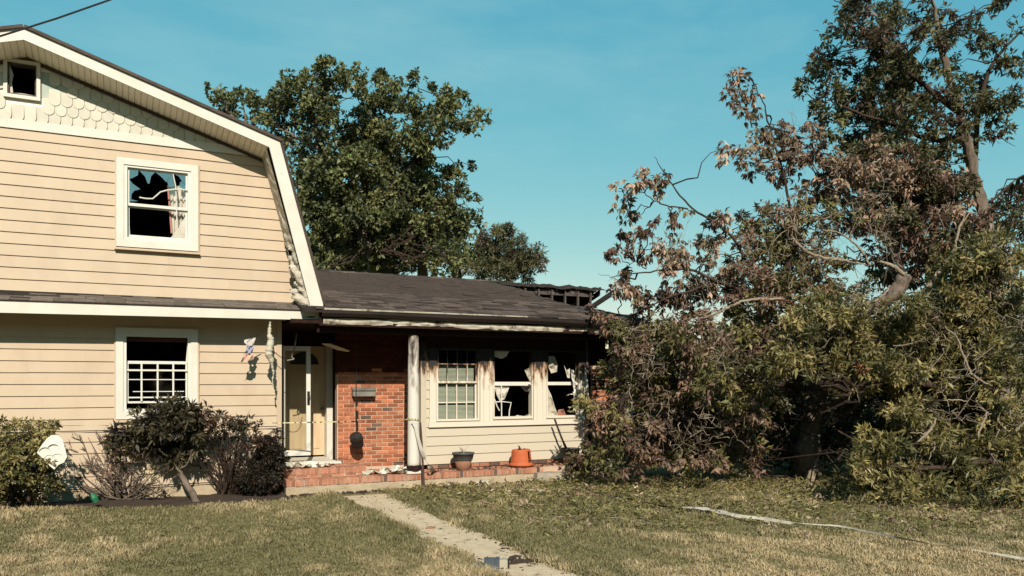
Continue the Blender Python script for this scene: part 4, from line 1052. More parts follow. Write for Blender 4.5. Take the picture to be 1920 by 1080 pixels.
def lump(name, c, r, sq, mat, seed, label=None, cat=None, group=None, amp=.15, parent=None):
    m = MB(); nu, nv = 18, 10
    for i in range(nv + 1):
        t = math.pi*i/nv
        for k in range(nu):
            q = 2*math.pi*k/nu; d = Vector((math.sin(t)*math.cos(q), math.sin(t)*math.sin(q), math.cos(t)))
            f = 1 + amp*mnoise.noise(d*1.7 + Vector((seed, 0, 0)))
            m.v.append((c[0] + r[0]*d.x*f, c[1] + r[1]*d.y*f, c[2] + r[2]*(max(-.6, min(sq, d.z)))*f))
    for i in range(nv):
        for k in range(nu): m.f.append((i*nu+k, (i+1)*nu+k, (i+1)*nu+(k+1) % nu, i*nu+(k+1) % nu))
    o = obj(name, m, mat, parent, True)
    if label: tag(o, label, cat, group)
    return o
lump('splash_stone', (7.434, -0.66, 0.06), (0.30, 0.18, 0.16), .6, 'stone', 2, 'smooth pale splash stone at the end of the brick step', 'stone')
obj_ = obj('paving_block', MB().hexa([(7.05,-.70,0),(7.42,-.72,0),(7.44,-.52,0),(7.06,-.51,0),(7.07,-.68,.16),(7.40,-.70,.15),(7.42,-.53,.15),(7.08,-.52,.16)]), 'stone'); tag(obj_, 'pale loose paving block beside the splash stone', 'stone')
stick = obj('burnt_stick', MB().tube(smooth_line(at_pt([(7.733, -0.15, 1.136), (7.829, -0.15, 0.902), (7.926, -0.15, 0.688), (8.024, -0.15, 0.495)]), 4), [.02]*9 + [.026]*4, 6), 'darkbark'); tag(stick, 'charred stick leaning from window sill into a pot', 'stick')

# scraps of vinyl and plaster dropped on the step
def scrap(c, w, l, h, rot, seed, mat='tapewhite'):
    m = MB(); nu, nv = 9, 4
    for i in range(nu + 1):
        for j in range(nv + 1):
            f, g = i/nu - .5, j/nv - .5
            z = h*(0.35 + 0.8*mnoise.noise(Vector((f*2.3, g*1.6, seed*3.1)))) + h*0.25*math.sin(f*5 + seed)*math.cos(g*3 + seed)
            m.v.append((l*f, w*g + 0.25*w*mnoise.noise(Vector((f*5, seed, 2))), max(0.002, z)))
    m.f += [(i*(nv+1)+j, (i+1)*(nv+1)+j, (i+1)*(nv+1)+j+1, i*(nv+1)+j+1) for i in range(nu) for j in range(nv)]
    return obj('vinyl_scrap', m, mat, None, False, c, (0, 0, rot))
def heap(name, loc, label):
    e = empty(name, loc); tag(e, label, 'debris'); return e
def scrap_in(e, *a):
    o = scrap(*a); o.name = 'scrap'; o.parent = e; o.matrix_parent_inverse = Matrix.Translation(-e.location)
r = random.Random(9)
h1 = heap('vinyl_heap', (2.9, -.06, .40), 'crumpled white vinyl heap on the landing below the door')
for i in range(8): scrap_in(h1, (2.60 + i*0.10 + r.uniform(-.03, .03), -0.06 + r.uniform(-.10, .10), 0.402), .12, r.uniform(.18, .34), r.uniform(.07, .14), r.uniform(-.6, .6), i, 'tapewhite' if i % 3 else 'cloth')
h2 = heap('vinyl_heap', (4.3, -.2, .25), 'crumpled white vinyl heap beneath the brick wall beside the post')
for i in range(9): scrap_in(h2, (4.04 + i*0.07 + r.uniform(-.03, .03), -0.22 + r.uniform(-.18, .16), 0.253), .13, r.uniform(.18, .36), r.uniform(.08, .16), r.uniform(-.6, .6), 20 + i, 'tapewhite' if i % 3 else 'cloth')
h3 = heap('sooty_scrap_heap', (5.5, -.66, .0), 'sooty crumpled scraps on the grass before the grey rimmed pot')
for i in range(9): scrap_in(h3, (5.05 + i*0.12 + r.uniform(-.05, .05), -0.66 + r.uniform(-.10, .06), 0.012), .12, r.uniform(.14, .3), r.uniform(.06, .15), r.uniform(-1.5, 1.5), 40 + i, 'cloth' if i % 3 else 'terracotta')
# small charred and earthy crumbs along the foot of the step: too fine to count
m = MB(); r = random.Random(31)
for i in range(520):
    if i < 260: x, y = r.uniform(2.5, 4.6), -0.56 - abs(r.gauss(0, .12))
    elif i < 400: x, y = r.uniform(4.6, 8.3), -0.60 - abs(r.gauss(0, .22))
    else: x, y = r.uniform(3.3, 3.95), r.uniform(-7.5, -1.0)
    if i % 4 == 0 and i < 400: x, y = r.uniform(4.0, 7.9), r.uniform(-.46, 0.0)
    s = r.uniform(.006, .026) if i < 400 else r.uniform(.004, .014); a = r.uniform(0, 3.14); k = r.uniform(1, 3)
    ca, sa = math.cos(a)*s*k, math.sin(a)*s*k
    b = 0.25 if (i < 400 and i % 4 == 0) else 0.0
    m.hexa([(x-ca, y-sa, b), (x+s*.6, y-s*.6, b), (x+ca, y+sa, b), (x-s*.6, y+s*.6, b), (x-ca*.7, y-sa*.7, b+s), (x+s*.4, y-s*.4, b+s*1.3), (x+ca*.7, y+sa*.7, b+s), (x-s*.4, y+s*.4, b+s*1.2)])
for i in range(260):
    x, y = r.gauss(3.78, .16), r.gauss(-6.50, .09) if i < 150 else r.gauss(-6.1, .5)
    if i >= 150: x = r.choice((3.30, 3.96)) + r.gauss(0, .05)
    s = r.uniform(.008, .022); a = r.uniform(0, 3.14)
    ca, sa = math.cos(a)*s*2, math.sin(a)*s*2
    m.hexa([(x-ca, y-sa, 0.0), (x+s*.6, y-s*.6, 0), (x+ca, y+sa, 0), (x-s*.6, y+s*.6, 0), (x-ca*.7, y-sa*.7, s), (x+s*.4, y-s*.4, s*1.3), (x+ca*.7, y+sa*.7, s), (x-s*.4, y+s*.4, s*1.2)])
tag(obj('crumbled_debris', m, 'soil'), 'dark crumbs of burnt debris scattered along the step and walk', 'debris', kind='stuff')
lump('bark_chip', (3.564, -4.355, 0.012), (.06, .03, .025), .7, 'terracotta', 4, 'brown bark chip lying on the sandy walk', 'chip', amp=.4)
lump('ash_lump', (7.37, 0.692, 0.03), (.10, .05, .04), .7, 'char', 7, 'charred black lump in the grass below the orange pot', 'debris', amp=.5)

# ------------------------------------------------------------------ barrier tape
def ribbon(pts, w, name, mat, parent=None, k=10, twist=0.0, t0=0.0, seed=0, flat=False, lift=0.0, marks=None):
    LL = smooth_line(pts, k); m = MB(); r = random.Random(seed); n = len(LL)
    for i, p in enumerate(LL):
        t = (LL[min(i+1, n-1)] - LL[max(i-1, 0)]).normalized()
        side = t.cross(Vector((0, 0, 1))) if flat else Vector((0, 0, 1))
        side = (side - t*side.dot(t)).normalized(); up = t.cross(side)
        a = t0 + twist*i/n + 0.35*mnoise.noise(Vector((i*.17, seed, 0)))
        ww = (w[0] + (w[1]-w[0])*i/n if isinstance(w, tuple) else w)*(1 + .25*mnoise.noise(Vector((i*.21, 3, seed))))
        d = (side*math.cos(a) + up*math.sin(a))*ww/2
        m.v += [tuple(p + d + Vector((0, 0, lift))), tuple(p - d + Vector((0, 0, lift)))]
    m.f = [(2*i, 2*i+1, 2*i+3, 2*i+2) for i in range(n-1)]
    o = obj(name, m, mat, parent)
    if marks:
        o.data.materials.append(M[marks[0]])
        for i, p in enumerate(o.data.polygons):
            if marks[1](i): p.material_index = 1
    return o
yt = empty('caution_tape', (3.517, -0.42, 1.195)); tag(yt, 'thin yellow tape stretched across the front of the house to the post', 'tape')
L_ = [(-1.522, -0.16, 1.221), (-0.916, -0.16, 1.211), (-0.137, -0.16, 1.2), (0.612, -0.16, 1.187), (1.241, -0.16, 1.181), (1.94, -0.16, 1.187), (2.472, -0.16, 1.179)] + [(3.095, -0.28, 1.184), (3.896, -0.4, 1.191), (4.508, -0.5, 1.206), (4.566, -0.53, 1.21)]
ribbon(L_, 0.019, 'tape_span', 'yellow', yt, 22, twist=9, seed=2, marks=('black', lambda i: (i*7 % 11) < 2 or (i//3) % 7 == 0))
LL = [(pc[0] + .118*math.cos(a), pc[1] + .118*math.sin(a), 1.193 - 0.01*a) for a in np.linspace(-3.6, 1.2, 26)]
ribbon(LL, 0.03, 'tape_wrap', 'yellow', yt, 2, seed=5, marks=('black', lambda i: i % 5 == 0))
wt = empty('white_tape_streamer', (5.664, 0.593, 0.0)); tag(wt, 'white plastic tape trailing from the porch post down to the grass', 'tape')
L_ = [(4.644, -0.56, 1.177), (4.696, -0.58, 1.083), (4.758, -0.6, 0.802), (4.849, -0.62, 0.538), (4.974, -0.66, 0.33), (5.536, 0.376, 0.03)]
ribbon(L_, (0.05, 0.10), 'streamer', 'tapewhite', wt, 10, twist=1.4, seed=3)
L_ = [(4.677, -0.55, 1.185), (4.742, -0.56, 0.941), (4.792, -0.56, 0.658), (4.828, -0.57, 0.404)]
ribbon(L_, (0.03, 0.07), 'loose_end', 'tapewhite', wt, 8, twist=2.5, seed=4)
L_ = [(5.536, 0.376, 0.03), (5.629, -0.041, 0.03), (5.817, -0.359, 0.035), (5.847, -0.842, 0.02)]
ribbon(L_, 0.05, 'ground_end', 'tapewhite', wt, 8, twist=.6, seed=6, flat=True)
lt = empty('lawn_tape', (7.567, -4.579, 0.0)); tag(lt, 'long white barrier tape with red print snaking across the right lawn', 'tape')
L_ = [(5.816, -0.914, 0.03), (6.048, -1.663, 0.03), (6.409, -2.14, 0.03), (6.632, -2.466, 0.03), (6.692, -2.706, 0.03), (6.981, -3.053, 0.03), (7.13, -3.582, 0.03), (7.152, -4.365, 0.03), (7.338, -4.623, 0.03)]
ribbon(L_, (0.02, 0.06), 'printed_length', 'stone', lt, 26, twist=3, seed=7, flat=True, lift=.02, marks=('redprint', lambda i: (i % 2 == 0 and (95 < i < 125 or 150 < i < 190)) or i % 9 == 0))
L_ = [(7.257, -4.725, 0.05), (7.431, -4.865, 0.05), (7.48, -5.203, 0.05), (7.469, -5.64, 0.05), (7.606, -5.94, 0.05), (7.682, -6.374, 0.05)]
ribbon(L_, (0.10, 0.035), 'white_length', 'cloth', lt, 12, twist=1.0, seed=8, flat=True, lift=.02)
L_ = [(7.725, -6.333, 0.04), (7.881, -6.578, 0.04), (8.062, -6.791, 0.04), (8.063, -7.146, 0.04), (8.065, -7.514, 0.04), (8.066, -7.792, 0.04), (8.067, -8.022, 0.04), (8.146, -8.312, 0.04), (8.196, -8.545, 0.04), (8.24, -8.986, 0.04)]
ribbon(L_, (0.02, 0.035), 'thin_length', 'cloth', lt, 14, twist=4, seed=9, flat=True, lift=.03, marks=('redprint', lambda i: 86 < i < 106 and i % 2 == 0))

# ------------------------------------------------------------------ broken path light, green cap, fallen shingle panel, power line
plt = empty('broken_path_light', (3.47, -6.511, 0.0)); tag(plt, 'broken slate blue path light lying across the sandy walk', 'path light')
c = Vector((3.395, -6.671, 0.04)); ang = rad(-26.3)
def rot_box(m, c, ax, bx0, bx1, y0, y1, z0, z1):
    d = Vector((math.cos(ax), math.sin(ax), 0)); e = Vector((-d.y, d.x, 0)); P_ = []
    for z in (z0, z1):
        for (a, b) in ((bx0, y0), (bx1, y0), (bx1, y1), (bx0, y1)): P_.append(tuple(c + d*a + e*b + Vector((0, 0, z))))
    return m.hexa(P_)
obj('housing', rot_box(rot_box(MB(), c, ang, -.12, .0, -.05, .05, -.035, .06), c, ang, .0, .035, -.06, .06, -.038, .065), 'slate', plt)
obj('lens', rot_box(MB(), c, ang, .036, .115, -.048, .048, -.035, .052), 'lens', plt)
obj('end_cap', rot_box(MB(), c, ang, .116, .135, -.05, .05, -.036, .05), 'iron', plt)
obj('stake', MB().tube([c + Vector((-.12, .05, .0)), c + Vector((-.20, .09, -.01)), c + Vector((-.27, .12, -.03))], [.02, .014, .005], 6), 'slate', plt)
gp = obj('green_cap', MB().tube(at_pt([(-0.319, -1.0, 0.274), (-0.285, -1.0, 0.21), (-0.258, -1.0, 0.148)]), [.02, .05, .04], 8), 'green'); tag(gp, 'small bright green plastic bottle in the bare shrub', 'bottle')
fp = empty('fallen_shingle_panel', (-0.77, -1.4, 0.677)); tag(fp, 'white piece of scalloped gable shingle caught in the leafy bush', 'shingle panel')
P_ = at_pt([(-0.964, -1.4, 0.909), (-0.902, -1.4, 1.022), (-0.852, -1.4, 1.092), (-0.796, -1.4, 1.141), (-0.72, -1.4, 1.139), (-0.663, -1.4, 1.079), (-0.638, -1.4, 0.976), (-0.606, -1.4, 0.844), (-0.644, -1.4, 0.765), (-0.707, -1.4, 0.739), (-0.758, -1.4, 0.676), (-0.808, -1.4, 0.722), (-0.883, -1.4, 0.819)])
m = MB(); n = len(P_); m.add([tuple(p + Vector((0, .12*(p.z-.9), 0))) for p in P_] + [tuple(p + Vector((0, .12*(p.z-.9) + .014, 0))) for p in P_], [tuple(range(n)), tuple(reversed(range(n, 2*n)))] + [(i, i+n, (i+1) % n+n, (i+1) % n) for i in range(n)])
obj('panel', m, 'white', fp)
for (u_, s_) in (((-0.871, -1.402, 0.912), 1), ((-0.77, -1.402, 0.952), 1), ((-0.814, -1.402, 0.809), 1), ((-0.72, -1.402, 0.82), 1)):
    arc = [(u_[0] + .075*math.cos(a), u_[2] + .075*math.sin(a)) for a in np.linspace(0.25, 2.9, 10)]
    inn = [(u_[0] + .071*math.cos(a), u_[2] + .067*math.sin(a)) for a in np.linspace(2.9, 0.25, 10)]
    obj('scallop_edge', MB().prism_xz(arc + inn, u_[1]-.012, u_[1]+.03), 'vinyl', fp)
cb = empty('power_line', (-1.2, -6.5, 4.6)); tag(cb, 'black power line crossing the sky above the gable', 'cable')
A_, B_ = Vector((-0.054, -6.511, 5.009)), Vector((-0.81, -6.584, 4.537))
d = (A_ - B_); far = A_ + d*9 + Vector((0, 0, 2.0)); near = B_ - d*5
obj('conductor', MB().tube([near, B_, B_.lerp(A_, .5) - Vector((0, 0, .008)), A_, A_ + d*2 + Vector((0, 0, .12)), far], 0.0075, 6), 'cable', cb)
obj('line_clamp', MB().tube([near, near + Vector((0, .1, -.03))], .02, 8), 'iron', cb)

# ------------------------------------------------------------------ plants
UP = np.array([0, 0, 1.0])
def nrm(a): return a/np.maximum(np.linalg.norm(a, axis=-1, keepdims=True), 1e-9)

def leaves(pos, dirs, length, width, tone, rng, fold=0.25):
    """diamond leaves: base, side, tip, side; returns verts (n*4), tones"""
    n = len(pos)
    nn = nrm(rng.normal(size=(n, 3))*0.7 + UP*0.6)
    side = nrm(np.cross(dirs, nn)); up = np.cross(side, dirs)
    L = length[:, None]; Wd = width[:, None]
    v = np.empty((n, 4, 3))
    v[:, 0] = pos
    mid = pos + dirs*L*0.48 + up*L*0.04
    v[:, 1] = mid + side*Wd*0.5 + up*Wd*fold
    v[:, 2] = pos + dirs*L*0.97 - up*L*rng.uniform(-.05, .38, (n, 1))
    v[:, 3] = mid - side*Wd*0.5 + up*Wd*fold
    return v.reshape(-1, 3), np.repeat(tone, 4, axis=0)

def foliage(clumps, rng, sub_per_m3, sprigs, k, leaf_len, leaf_w, palette, sub_r=0.28, droop=0.0, shell=0.5, spread=0.9, mix=None, lob=1.0):
    """clumps -> sub clumps -> sprigs -> leaves; returns leaf verts, tones, sprig centres"""
    P, Dn, T, C_ = [], [], [], []
    pal = np.array(palette)
    for ci, (x, y, z, rh, rz) in enumerate(clumps):
        vol = 4.19*rh*rh*rz
        ns = max(3, int(sub_per_m3*vol + 0.5))
        d = nrm(rng.normal(size=(ns, 3))); rr = rng.uniform(0, 1, (ns, 1))**(1/3 if shell == 0 else shell*0.6 + 0.1)
        sc = np.array([x, y, z]) + d*rr*np.array([rh, rh*lob, rz])
        C_.append(sc)
        sr = sub_r*rng.uniform(0.6, 1.3, ns)
        base = pal[rng.randint(len(pal), size=ns)]*rng.uniform(0.8, 1.22, (ns, 1))
        for i in range(ns):
            m = max(2, int(sprigs*rng.uniform(0.6, 1.4)))
            q = nrm(rng.normal(size=(m, 3)) + d[i]*0.5 + UP*0.25)
            sp = sc[i] + q*sr[i]*rng.uniform(0.25, 1.0, (m, 1))
            tw = nrm(q*0.8 + rng.normal(size=(m, 3))*0.5 + d[i]*0.4 - UP*droop)
            kk = k
            off = nrm(rng.normal(size=(m, kk, 3)))
            ld = nrm(tw[:, None]*(1.15 - spread*0.5) + off*spread - UP*droop*0.8)
            P.append((sp[:, None] + ld*0.012).reshape(-1, 3)); Dn.append(ld.reshape(-1, 3))
            tn = base[i]*rng.uniform(0.85, 1.15, (m*kk, 1))*(1 + rng.normal(size=(m*kk, 3))*0.05)
            T.append(np.clip(tn, 0.004, 1))
    P = np.concatenate(P); Dn = np.concatenate(Dn); T = np.concatenate(T)
    n = len(P); s = rng.uniform(0.5, 1.4, n)
    v, t = leaves(P, Dn, leaf_len*s, leaf_w*s*rng.uniform(.8, 1.2, n), T, rng)
    return v, t, np.concatenate(C_)

def crown(name, parent, sets, mat='leaf'):
    V = np.concatenate([a for a, b in sets]); T = np.concatenate([b for a, b in sets])
    n = len(V)//4
    return mesh_np(name, V, np.arange(n*4), np.full(n, 4), mat, parent, T)

def wander(a, b, rng, n=6, amp=0.12, sag=0.0):
    a, b = Vector(a), Vector(b); L = (b - a).length; out = []
    for i in range(n + 1):
        f = i/n; w = math.sin(math.pi*f)
        out.append(a.lerp(b, f) + Vector(rng.normal(size=3))*amp*L*w*0.35 + Vector((0, 0, -sag*L*w)))
    return out

def twigs(mb, limbs, centres, rng, r0=0.028, r1=0.006, near=None, sides=4, prob=1.0):
    """a thin branch from the nearest limb sample to each foliage centre"""
    S = np.array([tuple(p) for L in limbs for p in L])
    for c in centres:
        if rng.uniform() > prob: continue
        d = np.linalg.norm(S - c, axis=1) + np.maximum(0, S[:, 2] - c[2])*0.5
        j = int(np.argmin(d))
        p = wander(S[j], c, rng, 5, 0.22)
        L = (Vector(c) - Vector(S[j])).length
        if L < 0.05: continue
        q = min(r0, 0.008 + 0.010*L)
        mb.tube(p, list(np.linspace(q, r1, len(p))), sides, cap=False)
        limbs_new.append(p)

def limb(mb, pts, r, k=5, sides=8, rng=None, wob=0.0, ridge=0.25):
    L = smooth_line(pts, k)
    if rng is not None and wob: L = [p + Vector(rng.normal(size=3))*wob for p in L]
    mb.tube(L, lerp_list(r, len(L)), sides, ridge=ridge); return L
limbs_new = []

GREEN = [(0.070, 0.068, 0.028), (0.088, 0.084, 0.034), (0.056, 0.052, 0.024), (0.110, 0.102, 0.044), (0.075, 0.052, 0.034)]
OLIVE = [(0.138, 0.120, 0.042), (0.190, 0.160, 0.060), (0.100, 0.092, 0.034), (0.26, 0.215, 0.090), (0.074, 0.070, 0.028)]
BROWN = [(0.17, 0.108, 0.072), (0.23, 0.150, 0.102), (0.12, 0.074, 0.052), (0.31, 0.215, 0.150), (0.15, 0.112, 0.062), (0.40, 0.30, 0.215)]
FAR = [(0.090, 0.100, 0.040), (0.115, 0.124, 0.048), (0.070, 0.080, 0.034), (0.145, 0.148, 0.058)]

TONE = 1.18
for pal_ in (GREEN, OLIVE, BROWN, FAR): pal_[:] = [tuple(c*TONE for c in q) for q in pal_]

# ---- unseen trees added at the viewer's back to block low sky light
r_ = np.random.RandomState(90); ring = []
for a in np.arange(-172, -8, 3.2):
    R_ = r_.uniform(40, 47); hh = r_.uniform(9.5, 14)
    cx, cy = 1.0 + R_*math.cos(rad(a)), -8.0 + R_*math.sin(rad(a))
    ring += [(cx, cy, hh*.72, 2.6, hh*.28), (cx + r_.uniform(-1, 1), cy, hh*.34, 2.8, hh*.34)]
vv, tt, _c = foliage(ring, r_, 0.16, 14, 6, 0.75, 0.40, FAR, sub_r=1.1)
tag(crown('treeline', None, [(vv, tt)]), 'leafy wood lining the far side of the street', 'wood', kind='stuff')

# ---- big trees behind the wing
def back_tree(name, label, clumps, trunks, seed, dens=5.2, sprigs=16, leaf=(0.17, 0.085), palette=FAR, sub_r=0.36, group='trees behind the wing roof', k=6):
    rng = np.random.RandomState(seed)
    base = trunks[0][0][0]
    t = empty(name, (base[0], base[1], 0)); tag(t, label, 'tree', group)
    L = []
    for pts, rr in trunks:
        tb = MB(); L.append(limb(tb, pts, rr, 5, 8, rng, 0.02)); obj('trunk', tb, 'bark', t, True)
    v, c, cen = foliage(clumps, rng, dens, sprigs, k, leaf[0], leaf[1], palette, sub_r=sub_r)
    br = MB(); twigs(br, L, cen, rng, 0.07, 0.012, sides=4, prob=.8)
    tag(obj('branches', br, 'darkbark', t), kind='stuff')
    tag(crown('crown', t, [(v, c)]), kind='stuff')
    return t
back_tree('maple_tree', 'tall broad leafy tree rising highest behind the porch wing roof', [(6.422, 16.563, 12.867, 1.166, 0.965), (7.167, 15.721, 13.504, 0.674, 0.555), (5.89, 17.397, 12.134, 0.94, 0.736), (7.707, 15.639, 12.732, 0.797, 0.757), (6.749, 15.796, 11.583, 1.027, 0.829), (5.435, 17.642, 11.424, 0.655, 0.532), (9.593, 17.43, 14.052, 0.733, 0.69), (9.615, 17.0, 12.887, 1.108, 0.938), (8.972, 17.192, 11.893, 1.189, 0.849), (10.462, 14.516, 12.449, 1.004, 0.803), (11.779, 14.989, 12.347, 0.913, 0.664), (12.061, 13.921, 11.662, 0.485, 0.242), (10.801, 14.173, 11.395, 0.879, 0.559), (10.191, 14.237, 10.693, 0.872, 0.634), (7.576, 15.916, 9.733, 1.645, 1.203), (9.892, 17.316, 10.395, 1.813, 1.295), (11.137, 16.35, 9.885, 1.325, 1.026), (12.297, 15.697, 10.506, 0.469, 0.469), (6.807, 18.388, 10.714, 0.938, 1.108), (6.698, 16.275, 8.614, 1.081, 1.081), (8.38, 15.859, 8.293, 1.661, 1.135), (10.349, 16.018, 8.403, 1.549, 1.131), (11.977, 15.588, 8.897, 0.931, 0.973), (11.588, 16.218, 7.806, 1.285, 0.943), (12.734, 15.743, 8.143, 0.558, 0.73), (6.941, 15.774, 7.251, 0.791, 0.871), (9.016, 16.602, 7.198, 1.546, 0.71), (10.679, 16.014, 6.856, 1.262, 0.505), (12.075, 14.733, 6.813, 0.703, 0.538), (6.114, 16.508, 7.404, 0.599, 0.799), (7.785, 16.737, 6.755, 0.824, 0.453), (6.766, 15.87, 6.164, 0.792, 0.317), (10.092, 17.243, 6.557, 1.08, 0.302), (6.563, 18.74, 8.67, 0.558, 0.858), (11.382, 15.224, 6.274, 0.831, 0.249), (5.468, 17.264, 10.311, 0.607, 0.607), (8.522, 17.927, 11.284, 1.292, 0.862), (9.918, 16.036, 11.386, 1.041, 0.625)],
   [([(9.418, 17.587, 5.263), (9.36, 17.615, 6.991), (9.127, 17.73, 8.935), (8.934, 17.826, 10.879), (9.321, 17.634, 12.607), (9.611, 17.491, 14.119)], [.3, .26, .2, .13, .07, .02]), ([(8.803, 15.883, 6.909), (7.889, 16.334, 8.337), (7.157, 16.696, 9.969), (6.791, 16.877, 11.805), (6.517, 17.012, 13.029)], [.22, .18, .14, .09, .03]), ([(8.874, 16.852, 8.528), (10.191, 16.2, 9.998), (11.133, 15.735, 11.258), (11.886, 15.363, 12.413)], [.2, .15, .1, .03]), ([(6.929, 16.586, 10.727), (6.202, 16.945, 11.132), (5.566, 17.259, 11.537)], [.08, .06, .03])], 11)
back_tree('leaning_maple_tree', 'slim trunked tree left of the tall one, its small crown above the gambrel rake', [(3.89, 21.152, 13.695, 0.663, 0.53), (3.568, 21.47, 13.968, 0.399, 0.355), (4.652, 21.007, 13.769, 0.578, 0.534), (5.037, 21.013, 13.318, 0.492, 0.447), (4.404, 21.055, 13.234, 0.444, 0.355), (5.434, 20.79, 12.751, 0.447, 0.447)],
   [([(5.943, 19.973, 5.326), (5.549, 20.168, 8.406), (4.957, 20.46, 11.266), (4.208, 20.831, 12.916), (3.872, 20.996, 13.686)], [.25, .2, .12, .07, .02]), ([(4.957, 20.46, 11.266), (4.799, 20.538, 12.366), (4.661, 20.607, 13.466)], [.08, .06, .02])], 12)
back_tree('twin_trunk_tree', 'darker tree with bare trunks standing behind the roof ridge', [(8.365, 22.908, 7.918, 1.223, 0.832), (9.7, 22.325, 7.439, 1.226, 0.588), (10.776, 20.891, 7.317, 0.959, 0.48), (11.462, 19.954, 7.707, 1.181, 0.709), (12.715, 18.635, 7.604, 0.928, 0.789), (13.731, 19.906, 8.837, 0.97, 0.728), (12.269, 20.114, 8.509, 1.198, 0.719), (7.909, 23.043, 7.173, 0.977, 0.488), (14.216, 18.891, 7.942, 0.809, 0.714), (15.033, 19.55, 7.372, 0.831, 0.538), (14.014, 18.722, 7.003, 0.709, 0.378), (10.565, 21.844, 7.065, 1.469, 0.245), (9.204, 22.323, 8.624, 1.462, 0.975), (10.725, 20.726, 8.722, 1.432, 0.954)],
   [([(9.066, 21.776, 5.642), (9.066, 21.776, 7.082), (9.281, 21.67, 9.002)], [.25, .22, .15]), ([(12.293, 20.181, 5.642), (12.336, 20.16, 7.322), (12.078, 20.288, 9.002)], [.25, .22, .15]), ([(13.799, 19.437, 5.642), (13.691, 19.49, 7.322), (13.842, 19.416, 8.762)], [.25, .2, .12])], 13)
back_tree('young_pine_tree', 'small feathery evergreen tree at the right behind the roof ridge', [(11.644, 10.266, 6.374, 0.644, 0.536), (11.84, 9.976, 6.86, 0.391, 0.32), (12.435, 10.24, 6.303, 0.434, 0.326), (11.376, 10.118, 5.712, 0.815, 0.39), (12.221, 10.218, 5.779, 0.577, 0.324), (11.133, 10.566, 6.202, 0.537, 0.609), (12.45, 9.572, 6.241, 0.159, 0.159), (11.966, 10.312, 6.045, 0.72, 0.468), (12.44, 9.553, 5.848, 0.177, 0.142), (12.336, 10.047, 5.495, 0.431, 0.215), (11.534, 10.037, 5.357, 0.779, 0.213), (11.225, 10.213, 6.69, 0.355, 0.319), (10.964, 10.715, 5.673, 0.431, 0.359)],
   [([(11.882, 10.345, 4.514), (11.882, 10.345, 5.774), (11.995, 10.289, 7.034)], [.12, .1, .03])], 14, dens=16, sprigs=15, leaf=(0.16, 0.03), palette=GREEN, sub_r=0.30, k=9)

# ---- wood edge far beyond the yard on the right
for i_, (lab, cl, tk) in enumerate((
    ('dense dark tree furthest left behind the oak leaves', [(22.681, 18.924, 3.903, 1.579, 0.79), (24.471, 18.723, 3.667, 1.604, 1.069), (25.683, 17.735, 3.916, 1.325, 1.06), (24.063, 19.058, 2.601, 2.144, 0.804), (26.013, 18.142, 2.333, 1.61, 0.805), (22.015, 18.869, 2.58, 1.304, 0.783), (22.889, 18.32, 1.278, 1.821, 1.041), (26.044, 18.6, 1.118, 1.627, 1.085), (26.249, 17.209, 2.588, 1.054, 1.317)], [(24.297, 18.71, 1.397), (24.297, 18.71, 2.597), (24.417, 18.651, 3.93)]),
    ('dense dark tree behind the bare broken limb', [(28.575, 17.123, 3.955, 1.619, 1.349), (29.829, 16.206, 3.673, 1.608, 1.072), (31.726, 15.922, 3.971, 1.36, 1.36), (29.424, 16.522, 2.334, 2.15, 0.806), (31.214, 15.44, 2.332, 1.605, 0.803), (29.296, 17.135, 1.116, 1.904, 1.088), (32.038, 16.932, 1.097, 1.952, 1.116), (28.377, 18.479, 1.795, 1.387, 1.387)], [(30.295, 16.861, 1.385), (30.295, 16.861, 2.615), (30.418, 16.801, 3.982)]),
    ('dense dark tree in the distance behind the fallen limbs', [(33.707, 14.334, 3.943, 1.61, 1.073), (35.358, 13.783, 3.955, 1.619, 1.08), (36.907, 13.137, 4.231, 1.353, 1.353), (34.731, 14.541, 2.341, 2.181, 0.818), (36.806, 13.063, 2.336, 1.619, 0.81), (33.72, 14.995, 1.115, 1.634, 1.089), (34.58, 12.578, 1.147, 1.823, 1.042)], [(34.935, 13.452, 1.397), (34.935, 13.452, 2.597), (34.983, 13.429, 3.93)]),
    ('dense dark tree in the distance at the right margin', [(36.93, 10.89, 4.885, 1.543, 1.543), (38.37, 10.242, 5.148, 1.546, 1.546), (38.836, 9.26, 4.584, 1.266, 1.519), (36.585, 9.875, 2.801, 2.001, 1.001), (37.844, 8.669, 2.541, 1.48, 0.987), (36.68, 10.723, 1.16, 1.789, 1.022), (38.125, 9.579, 1.167, 1.771, 1.012)], [(37.731, 9.84, 1.293), (37.731, 9.84, 2.813), (37.776, 9.818, 4.839)]))):
    back_tree('distant_tree', lab, cl, [(tk, [.25, .2, .1])], 70 + i_, dens=2.2, sprigs=12, leaf=(0.26, 0.13), sub_r=.5, group='distant trees at the right')

hg = [(10.708, 2.267, 0.67, 0.641, 0.641), (11.58, 2.178, 0.782, 0.651, 0.782), (12.171, 1.691, 0.662, 0.646, 0.775), (13.021, 1.532, 0.778, 0.653, 0.784), (13.739, 1.201, 0.777, 0.654, 0.785), (14.031, 0.433, 0.808, 0.636, 0.763), (14.674, 0.056, 0.811, 0.634, 0.761), (16.022, 0.31, 0.766, 0.661, 0.793), (16.245, -0.446, 0.797, 0.642, 0.77), (16.914, -0.804, 0.927, 0.641, 0.769), (13.64, 1.663, 1.557, 0.8, 0.533), (14.445, 0.679, 1.564, 0.779, 0.519), (15.902, 0.368, 1.559, 0.793, 0.529)]
back_tree('boundary_hedge', 'dark green hedge behind the oak trunk at the yard boundary', hg, [([(13.768, 1.047, 0.134), (13.768, 1.047, 0.524), (13.768, 1.047, 1.044)], [.06, .05, .03])], 81, dens=16, sprigs=12, leaf=(0.13, 0.06), palette=GREEN, sub_r=.26, group='yard boundary')
